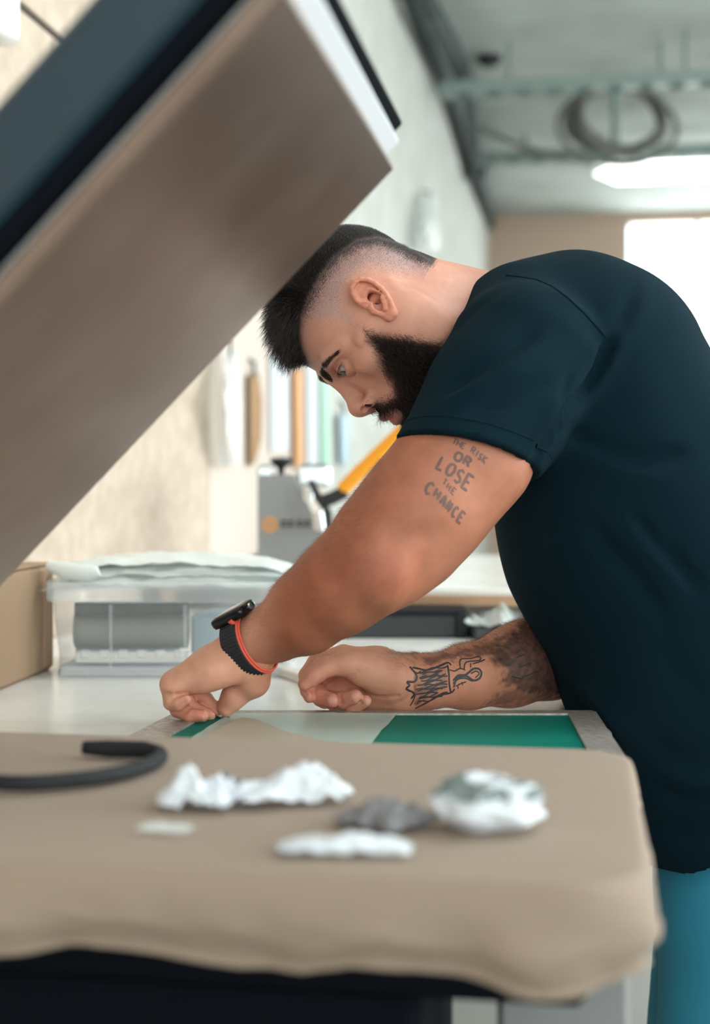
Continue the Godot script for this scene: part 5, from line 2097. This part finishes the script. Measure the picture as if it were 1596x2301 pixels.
func person() -> void:
	head_axes()
	mott.seed = 5
	mott.frequency = 1.0
	mott.fractal_octaves = 3
	var feet := Vector3(P(1650, 1900, 1.56).x, 0, -1.6)
	var o := thing("person", "bearded man in a dark teal T-shirt and jeans bending over the printing screen", "person", feet)
	skin_field = head_field()
	arm_field = left_arm()
	hand_field = left_hand()
	fore_field = right_fore()
	shirt_field = shirt()
	var body := MB.new()
	var t0 := Time.get_ticks_msec()
	var hlo := Vector3(INF, INF, INF)
	var hhi := -hlo
	for q in [hw(-82, 120, 0), hw(82, 120, 0), hw(0, 20, -95), hw(0, -30, 115), hw(0, -115, 80), P(1120, 600, 1.66), P(1060, 860, 1.48), hw(82, 0, 0), hw(-82, -60, 60)]:
		hlo = hlo.min(q)
		hhi = hhi.max(q)
	skin_field.net(body, hlo - Vector3.ONE * 0.006, hhi + Vector3.ONE * 0.006, HEAD_CELL, skin_head)
	var head_end := body.ix.size()
	ear_field().net(body, lp(840, 672, 82) - Vector3(0.045, 0.045, 0.03), lp(840, 672, 82) + Vector3(0.045, 0.045, 0.03), EAR_CELL, skin_ear)
	print("head ", Time.get_ticks_msec() - t0, " tris ", body.ix.size() / 3)
	var arm_start := body.ix.size()
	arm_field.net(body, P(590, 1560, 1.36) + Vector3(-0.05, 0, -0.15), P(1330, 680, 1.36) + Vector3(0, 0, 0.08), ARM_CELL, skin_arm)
	var arm_end := body.ix.size()
	# the hand ends under the watch strap
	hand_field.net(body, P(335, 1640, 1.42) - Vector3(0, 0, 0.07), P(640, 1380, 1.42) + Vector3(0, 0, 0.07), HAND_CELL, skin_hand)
	var fore_start := body.ix.size()
	fore_field.net(body, P(655, 1625, 1.5) - Vector3(0, 0, 0.07), P(935, 1430, 1.5) + Vector3(0, 0, 0.08), HAND_CELL, skin_hand)
	fore_field.net(body, P(925, 1625, 1.5) - Vector3(0, 0, 0.26), P(1460, 1340, 1.5) + Vector3(0, 0, 0.09), FORE_CELL, skin_hand)
	var fore_end := body.ix.size()
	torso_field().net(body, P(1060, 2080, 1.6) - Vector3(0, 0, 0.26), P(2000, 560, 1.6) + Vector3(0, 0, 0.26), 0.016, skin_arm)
	print("body ", Time.get_ticks_msec() - t0, " tris ", body.ix.size() / 3)
	part("body", body.mesh(), M.skin, o)
	hairs(o, body, head_end)
	arm_hairs(o, body, arm_start, arm_end, fore_start, fore_end)
	print("hair ", Time.get_ticks_msec() - t0)
	face_parts(o)
	# clothes
	shirt_folds(shirt_field)
	var sh := MB.new()
	shirt_field.net(sh, P(880, 1985, 1.42) - Vector3(0, 0, 0.46), P(2030, 500, 1.42) + Vector3(0, 0, 0.16), SHIRT_CELL, func(_p: Vector3, _n: Vector3) -> Color: return Color(1, 1, 1))
	print("shirt ", Time.get_ticks_msec() - t0, " tris ", sh.ix.size() / 3)
	var ts := part("t_shirt", sh.mesh(), M.shirt, o, "dark teal short-sleeved T-shirt")
	seams(ts)
	jeans(o)
	tattoos(o)
	nails(o)
	print("person ", Time.get_ticks_msec() - t0)


func seams(ts: MeshInstance3D) -> void:
	var lines := [[[1138, 618], [1170, 622], [1205, 628], [1240, 643], [1275, 668], [1310, 700], [1345, 738], [1366, 762]], [[1366, 762], [1368, 775], [1345, 815], [1310, 875]]]
	for l in lines:
		var pts := []
		for i in l.size() - 1:
			for k in 5:
				var q := Vector2(l[i][0], l[i][1]).lerp(Vector2(l[i + 1][0], l[i + 1][1]), k / 5.0)
				pts.append(shirt_field.hit(P(q.x, q.y, 1.2), P(q.x, q.y, 1.75)))
		var b := MB.new()
		b.tube(pts, [0.0011], 6)
		var m := MeshInstance3D.new()
		m.name = "seam"
		m.mesh = b.mesh()
		m.set_surface_override_material(0, M.shirt)
		ts.add_child(m, true)
	# double stitching above the sleeve hem
	var ax := HEM_N.normalized()
	var c := P(HEM_AT.x, HEM_AT.y, HEM_AT.z) - ax * 0.018
	var u := ax.cross(Vector3.BACK).normalized()
	var v := ax.cross(u)
	var ring := []
	var all := shirt_field.all()
	for i in 49:
		var a := TAU * i / 48.0
		var p := c + (u * cos(a) + v * sin(a)) * 0.064
		for k in 4:
			p -= (u * cos(a) + v * sin(a)) * shirt_field.dist(p, all) * 0.9
		ring.append(p)
	var rb := MB.new()
	var run := []
	for p in ring:
		if run.size() and (p - run[-1]).length() > 0.0125:
			if run.size() > 3:
				rb.tube(run, [0.0009], 6, false)
			run = []
		run.append(p)
	if run.size() > 3:
		rb.tube(run, [0.0009], 6, false)
	var rm := MeshInstance3D.new()
	rm.name = "hem_stitching"
	rm.mesh = rb.mesh()
	rm.set_surface_override_material(0, M.shirt)
	ts.add_child(rm, true)


func jeans(o: Node3D) -> void:
	var f := Field.new()
	f.cap(P(1640, 1880, 1.53), P(1655, 2060, 1.52), 0.084, 0.083, 0.03)
	f.cap(P(1640, 1880, 1.68), P(1640, 2060, 1.70), 0.084, 0.083, 0.04)
	var hipl := P(1650, 2000, 1.52)
	var hipr := P(1628, 2000, 1.70)
	var kl := Vector3(hipl.x - 0.02, 0.52, hipl.z + 0.005)
	var kr := Vector3(hipr.x - 0.03, 0.52, hipr.z - 0.01)
	f.cap(hipl, kl, 0.079, 0.066, 0.02)
	f.cap(hipr, kr, 0.079, 0.066, 0.02)
	f.cap(kl, Vector3(kl.x + 0.02, 0.07, kl.z), 0.066, 0.056, 0.02)
	f.cap(kr, Vector3(kr.x + 0.02, 0.07, kr.z), 0.066, 0.056, 0.02)
	f.crease(P(1488, 1985, 1.47), P(1590, 1960, 1.43), 0.006, 0.003)
	f.crease(P(1500, 2080, 1.46), P(1590, 2050, 1.43), 0.008, -0.003)
	f.crease(P(1500, 2150, 1.46), P(1590, 2190, 1.43), 0.010, -0.003)
	var b := MB.new()
	f.net(b, Vector3(hipl.x - 0.24, 0.0, hipr.z - 0.14), Vector3(hipl.x + 0.2, P(0, 1820, 1.5).y, hipl.z + 0.14), 0.009, func(_p: Vector3, _n: Vector3) -> Color: return Color(1, 1, 1))
	part("jeans", b.mesh(), M.jeans, o, "bright blue denim jeans")
	for k in [kl, kr]:
		var s := Field.new()
		s.cap(Vector3(k.x + 0.03, 0.05, k.z), Vector3(k.x - 0.13, 0.038, k.z), 0.042, 0.034, 0.02)
		s.cap(Vector3(k.x + 0.02, 0.09, k.z), Vector3(k.x - 0.03, 0.06, k.z), 0.045, 0.04, 0.02)
		s.put(2, 2, Vector3(0, 0.004, 0), Vector3.DOWN, 0, 0, 0.001)
		var sb := MB.new()
		s.net(sb, Vector3(k.x - 0.2, -0.02, k.z - 0.08), Vector3(k.x + 0.1, 0.16, k.z + 0.08), 0.009, func(_p: Vector3, _n: Vector3) -> Color: return Color(1, 1, 1))
		part("shoe", sb.mesh(), M.black_soft, o)
		var so := MB.new()
		so.box(Vector3(k.x - 0.05, 0.006, k.z), Vector3(0.25, 0.012, 0.08), Basis(), 0.004)
		part("shoe_sole", so.mesh(), M.sole, o)


# spread hairs over the head's surface by where they grow
func hairs(o: Node3D, body: MB, head_end: int) -> void:
	var hair := MB.new()
	var beard := MB.new()
	var stub := MB.new()
	var brows := [MB.new(), MB.new()]
	var r2 := RandomNumberGenerator.new()
	r2.seed = 99
	var brow_px := [Vector2(757, 793), Vector2(744, 804), Vector2(732, 819), Vector2(729, 838), Vector2(741, 857)]
	var brow_l := [lpl(757, 793, 48), lpl(744, 804, 42), lpl(732, 819, 33), lpl(729, 838, 22), lpl(739, 855, 11)]
	for k in range(0, head_end, 3):
		var a := body.v[body.ix[k]]
		var b := body.v[body.ix[k + 1]]
		var c := body.v[body.ix[k + 2]]
		var area := (b - a).cross(c - a).length() * 0.5 * 1e6
		var m := (a + b + c) / 3.0
		var n := body.n[body.ix[k]]
		var l := hl(m)
		if l.y < -60.0 and l.z < 10.0 and l.z < -l.y - 60.0 and m.x > HO.x + 0.13:
			continue
		var q := side_px(m)
		var hd := poly_depth(q, hair_poly)
		var fd := -99.0
		var bd := -99.0
		if hd < 30.0:
			fd = poly_depth(q, fade_poly)
			bd = poly_depth(q, beard_poly)
		var near_side := l.x > -25.0
		var dens := 0.0
		var what := 0
		if hd > -3.0 and l.y > -44.0:
			dens = 1.15 * (0.5 + 0.5 * smoothstep(-3.0, 10.0, hd)) * (1.0 if near_side else 0.4) * (1.0 - 0.45 * smoothstep(35.0, 60.0, l.z))
			what = 1
		elif bd > -10.0 and l.z > -30.0:
			var lip := clampf(1.45 - Vector3(l.x / 21.0, (l.y + 74.0) / 8.5, (l.z - 88.0) / 11.0).length(), 0.0, 1.0)
			dens = 1.15 * smoothstep(-10.0, 26.0, bd + 6.0 * mott.get_noise_3dv(m * 220.0)) * (1.0 - smoothstep(0.0, 0.25, lip)) * (1.0 if near_side else 0.5)
			what = 2
		elif fd > -16.0 and near_side:
			dens = (2.3 * smoothstep(-16.0, 40.0, fd) + 1.3 * smoothstep(-30.0, -4.0, hd)) * (0.7 + 0.6 * mott.get_noise_3dv(m * 150.0)) * smoothstep(985.0, 935.0, q.x)
			what = 3
		var cnt := int(dens * area + r2.randf())
		for i in cnt:
			var u := r2.randf()
			var v := r2.randf()
			if u + v > 1.0:
				u = 1.0 - u
				v = 1.0 - v
			var p := a + (b - a) * u + (c - a) * v - n * 0.0004
			var jit := Vector3(r2.randfn(), r2.randfn(), r2.randfn())
			var ph := r2.randf() * TAU
			if what == 1:
				var front := smoothstep(22.0, 60.0, l.z) * smoothstep(28.0, 55.0, l.y)
				var ln := lerpf(lerpf(0.0032, 0.008, smoothstep(-60.0, -10.0, l.z)), 0.027, front) * (0.65 + 0.6 * r2.randf() + 0.5 * front * maxf(0.0, r2.randf() - 0.6)) * lerpf(0.45, 1.0, smoothstep(-3.0, 20.0, hd)) * (0.3 + 0.7 * smoothstep(975.0, 920.0, q.x))
				var d := n * lerpf(0.8, 0.6, front) + HB * Vector3(0, 0.1, lerpf(-0.6, 0.35, front)) + Vector3(-0.1, -0.25, 0.0) * front + jit * lerpf(0.12, 0.17, front)
				var bend := Vector3(0.45, -2.3, 0.0) * front * (0.6 + 0.8 * mott.get_noise_3dv(m * 60.0))
				strand(hair, p, d, bend, ln, 0.0002 if front < 0.4 else 0.00021, 2 if front < 0.2 else 6, tint(lin(40, 33, 32), 0.5 + 1.0 * r2.randf()), 0.05 + 0.16 * front, ph)
			elif what == 2:
				var must := 1.0 if (l.y > -70.0 and l.z > 72.0) else 0.0
				var edge := smoothstep(-6.0, 34.0, bd)
				var ln := lerpf(0.005, 0.0165, edge) * (0.7 + 0.6 * r2.randf())
				if must > 0.0:
					ln *= 0.8
				var d := (n * lerpf(0.35, 0.7, edge) + HB * Vector3(0.0, -0.75, -0.12 + 0.15 * must) + jit * 0.22)
				strand(beard, p, d, HB * Vector3(0, -0.35, 0) + jit * 0.5, ln, lerpf(0.00012, 0.00017, edge), 5, tint(lin(40, 27, 23), 0.4 + 1.1 * r2.randf()), 0.4, ph)
			else:
				var dark := smoothstep(-34.0, 4.0, hd)
				var ln := lerpf(0.0014, 0.0042, dark) * (0.7 + 0.6 * r2.randf())
				strand(stub, p, n * 0.8 + HB * Vector3(0, 0.1 - 0.5 * dark, -0.7) + jit * 0.3, Vector3(), ln, 0.00016, 1, tint(lin(50, 39, 38), 0.6 + 0.6 * r2.randf()))
		# eyebrows
		if l.z > 45.0 and l.y > -8.0 and l.y < 30.0 and absf(l.x) > 7.0 and absf(l.x) < 56.0:
			var s := 1.0 if l.x > 0 else -1.0
			var best := 99.0
			var dir := Vector3()
			var along := 0.0
			for i in brow_l.size() - 1:
				var cp := Geometry2D.get_closest_point_to_segment(q, brow_px[i], brow_px[i + 1])
				if cp.distance_to(q) < best:
					best = cp.distance_to(q)
					dir = (brow_l[i] - brow_l[i + 1]).normalized()
					along = i / 3.0
			var wid := lerpf(3.8, 8.0, along)
			if best < wid:
				var nb := int(3.2 * area * (1.0 - 0.5 * best / wid) + r2.randf())
				for i in nb:
					var jit := Vector3(r2.randfn(), r2.randfn(), r2.randfn())
					var p := a + (b - a) * r2.randf() * 0.6 + (c - a) * r2.randf() * 0.4
					var d := HB * Vector3(dir.x * s, dir.y + 0.3 * along, dir.z) + n * 0.3 + jit * 0.14
					strand(brows[0 if s > 0 else 1], p, d, HB * Vector3(0, -0.2, -0.2), 0.0065 * (0.7 + 0.5 * r2.randf()), 0.00014, 3, tint(lin(34, 25, 23), 0.6 + 0.6 * r2.randf()))
	print("tris hair ", hair.ix.size() / 3, " beard ", beard.ix.size() / 3, " stubble ", stub.ix.size() / 3)
	for q in [["hair", hair, "dark hair swept forward over the forehead"], ["beard", beard, "full dark curly beard and moustache"], ["clipped_hair", stub, "short clipped hair at the side of the head"]]:
		var m := part(q[0], (q[1] as MB).mesh(), M.hair, o, q[2])
		m.set_meta("kind", "stuff")
	for b in brows:
		if b.v.size():
			part("eyebrow", b.mesh(), M.hair, o)


func arm_hairs(o: Node3D, body: MB, a0: int, a1: int, f0: int, f1: int) -> void:
	var mb := MB.new()
	var r2 := RandomNumberGenerator.new()
	r2.seed = 7
	for rg in [[a0, a1, 0], [f0, f1, 1]]:
		for k in range(rg[0], rg[1], 3):
			var a := body.v[body.ix[k]]
			var b := body.v[body.ix[k + 1]]
			var c := body.v[body.ix[k + 2]]
			var m := (a + b + c) / 3.0
			var q := to_px(m)
			var n := body.n[body.ix[k]]
			var dens := 0.0
			var dir := Vector3()
			if rg[2] == 0:
				if q.x > 860 or q.x < 500:
					continue
				dens = 0.03 + 0.10 * smoothstep(-0.1, 0.6, n.y)
				dir = Vector3(-0.8, -0.5, 0.0)
			else:
				if q.x < 850 or q.x > 1260:
					continue
				dens = (0.22 * smoothstep(0.1, 0.7, n.y) + 0.02) * smoothstep(850, 930, q.x)
				dir = Vector3(-0.85, 0.1, 0.1)
			var area := (b - a).cross(c - a).length() * 0.5 * 1e6
			for i in int(dens * area + r2.randf()):
				var jit := Vector3(r2.randfn(), r2.randfn(), r2.randfn())
				var p := a + (b - a) * r2.randf() * 0.5 + (c - a) * r2.randf() * 0.5
				strand(mb, p, dir + n * 0.45 + jit * 0.22, -n * 0.5, 0.006 * (0.6 + 0.7 * r2.randf()), 0.00007, 3, tint(lin(120, 76, 54), 0.7 + 0.6 * r2.randf()), 0.05, r2.randf() * 6.0)
	var h := part("arm_hair", mb.mesh(), M.hair, o, "fine brown hair on the forearms")
	h.set_meta("kind", "stuff")


func ball(mb: MB, c: Vector3, r: Vector3, bs := Basis(), rows := 17, cols := 24) -> void:
	var pts := PackedVector3Array()
	for i in rows:
		var la := PI * (float(i) / (rows - 1) - 0.5)
		for k in cols:
			var lo := TAU * k / cols
			pts.append(c + bs * (Vector3(cos(la) * cos(lo), sin(la), cos(la) * sin(lo)) * r))
	mb.grid(pts, cols, true, true)
	for i in pts.size():
		var nn := (bs * ((bs.inverse() * (pts[i] - c)) / (r * r))).normalized()
		mb.n[mb.n.size() - pts.size() + i] = nn


func face_parts(o: Node3D) -> void:
	for s in [1.0, -1.0]:
		var ec := lpl(781, 817, 31)
		var c := hw(s * ec.x, ec.y, ec.z)
		var b := MB.new()
		ball(b, c, Vector3.ONE * 0.0121)
		var eye := part("eye", b.mesh(), M.eye_white, o)
		var g := (HB * Vector3(0.12, -0.34, 0.9)).normalized()
		var x := g.cross(HB.y).normalized()
		var y := g.cross(x)
		b = MB.new()
		ball(b, c + g * 0.0102, Vector3(0.006, 0.006, 0.0024), Basis(x, y, g))
		var iris := MeshInstance3D.new()
		iris.name = "iris"
		iris.mesh = b.mesh()
		iris.set_surface_override_material(0, M.iris)
		eye.add_child(iris, true)
		b = MB.new()
		ball(b, c + g * 0.0117, Vector3(0.0018, 0.0018, 0.0010), Basis(x, y, g))
		var pup := MeshInstance3D.new()
		pup.name = "pupil"
		pup.mesh = b.mesh()
		pup.set_surface_override_material(0, M.watch_glass)
		eye.add_child(pup, true)
		# lashes
		var r2 := RandomNumberGenerator.new()
		r2.seed = 17
		var lm := MB.new()
		for k in 60:
			var u := k / 59.0
			var dx := lerpf(-11.0, 12.5, u)
			var dy := -1.0 + 0.3 * dx + 5.0 * sqrt(maxf(0.0, 1.0 - pow((dx - 1.0) / 13.0, 2.0)))
			var dz := sqrt(maxf(1.0, 14.1 * 14.1 - dx * dx - dy * dy))
			strand(lm, hw(s * (ec.x + dx), ec.y + dy, ec.z + dz - 0.5), HB * Vector3(s * (u - 0.4) * 0.7, -0.55, 0.8), HB * Vector3(0, 1.0, 0.2), 0.0055 * (0.75 + 0.4 * r2.randf()), 0.00013, 4, lin(20, 16, 16), 0.02, 0.0)
		part("eyelashes", lm.mesh(), M.hair, o)


func nails(o: Node3D) -> void:
	# measured centre, direction along the nail, half length, half width
	for q in [[687, 1525, Vector2(-0.72, 0.69), 12, 10.5], [748, 1573, Vector2(1.0, 0.25), 12, 9.5], [798, 1563, Vector2(0.85, -0.45), 12, 9.5], [823, 1570, Vector2(0.8, -0.6), 9.5, 8], [698, 1560, Vector2(0.2, 0.98), 10, 6]]:
		var c: Vector3 = fore_field.hit(P(q[0], q[1], 1.38), P(q[0], q[1], 1.56))
		var list := fore_field.all()
		var n := fore_field.grad(c, list)
		var d3 := Vector3(q[2].x, -q[2].y, 0)
		d3 = (d3 - n * d3.dot(n)).normalized()
		var s := n.cross(d3)
		var k: float = 1.46 / F
		var pts := PackedVector3Array()
		for i in 9:
			for j in 9:
				var u := i / 4.0 - 1.0
				var v := j / 4.0 - 1.0
				var uu := u * sqrt(1.0 - 0.45 * v * v)
				var vv := v * sqrt(1.0 - 0.45 * u * u)
				var p: Vector3 = c + d3 * uu * q[3] * k + s * vv * q[4] * k
				var dd := fore_field.dist(p, list)
				p -= n * clampf(dd, -0.004, 0.006) * 0.92
				pts.append(p + n * (0.00045 * (1.0 - pow(maxf(absf(u), absf(v)), 6.0)) - 0.0001))
		var b := MB.new()
		b.grid(pts, 9)
		part("fingernail", b.mesh(), M.nail, o)


const HEAD_CELL := 0.0019
const EAR_CELL := 0.0011
const ARM_CELL := 0.004
const HAND_CELL := 0.0019
const FORE_CELL := 0.0032
const SHIRT_CELL := 0.005


func wristwatch() -> void:
	var c := P(WATCH_AT.x, WATCH_AT.y, WATCH_AT.z)
	var n := Vector3(-0.80, -0.42, -0.40).normalized()              # towards the hand
	var up := Vector3(-0.30, 0.80, 0.1)
	up = (up - n * up.dot(n)).normalized()
	var sd := n.cross(up).normalized()
	var o := thing("wristwatch", "black smartwatch with a ribbed band and coral lining on the left wrist", "watch", c)
	var b := MB.new()
	var pts := PackedVector3Array()
	var prof := [[-0.0105, -0.001], [-0.0105, 0.0012], [-0.0085, 0.0024], [0.0085, 0.0024], [0.0105, 0.0012], [0.0105, -0.001]]
	var m := 360
	for q in prof:
		for i in m:
			var a := TAU * i / m
			var rr: float = 0.0324 + q[1] + 0.00045 * sin(TAU * i / 6.0) * (1.0 if q[1] > 0.002 else 0.0)
			pts.append(c + n * q[0] + up * cos(a) * rr * 1.0 + sd * sin(a) * rr * 0.98)
	b.grid(pts, m, true, true)
	part("band", b.mesh(), M.navy_band, o, "black ribbed band")
	for e in [[-0.0112, 0.0005, 0.0014], [-0.0136, -0.0002, 0.0012]]:
		var ring := []
		for i in 81:
			var a := TAU * i / 80.0
			ring.append(c + n * e[0] + (up * cos(a) + sd * sin(a) * 0.98) * (0.0324 + e[1]))
		b = MB.new()
		b.tube(ring, [e[2]], 8, false)
		part("lining", b.mesh(), M.coral, o, "coral edge of the band")
	# case: rounded slab on the back of the wrist
	var cc := c + up * 0.0358 - n * 0.003
	b = MB.new()
	for k in 2:
		pass
	var cp := PackedVector3Array()
	for row in [[0.0, -0.0055], [0.82, -0.0055], [0.95, -0.0045], [1.0, -0.0015], [1.0, 0.002], [0.95, 0.0046], [0.84, 0.0056]]:
		for i in 64:
			var a := TAU * i / 64.0
			var x := signf(cos(a)) * pow(absf(cos(a)), 0.42)
			var y := signf(sin(a)) * pow(absf(sin(a)), 0.42)
			cp.append(cc + n * x * 0.0215 * row[0] + sd * y * 0.0185 * row[0] + up * row[1])
	b.grid(cp, 64, true, true)
	part("case", b.mesh(), M.watch_case, o)
	b = MB.new()
	cp = PackedVector3Array()
	for row in [[0.86, 0.0052], [0.8, 0.0064], [0.6, 0.0068], [0.0, 0.0069]]:
		for i in 64:
			var a := TAU * i / 64.0
			var x := signf(cos(a)) * pow(absf(cos(a)), 0.42)
			var y := signf(sin(a)) * pow(absf(sin(a)), 0.42)
			cp.append(cc + n * x * 0.0215 * row[0] + sd * y * 0.0185 * row[0] + up * row[1])
	b.grid(cp, 64, true, true)
	part("screen", b.mesh(), M.watch_glass, o)
	b = MB.new()
	b.tube([cc - n * 0.004 + sd * -0.019 - up * 0.002, c + (up * 0.86 - sd * 0.5) * 0.031 - n * 0.009], [0.0026, 0.0026], 10)
	b.tube([cc - n * 0.004 + sd * 0.019 - up * 0.002, c + (up * 0.86 + sd * 0.5) * 0.031 - n * 0.009], [0.0026, 0.0026], 10)
	part("lug", b.mesh(), M.coral, o)
	b = MB.new()
	b.tube([cc - n * 0.0212, cc - n * 0.0236], [0.0034, 0.0032], 14)
	part("crown", b.mesh(), M.chrome, o)
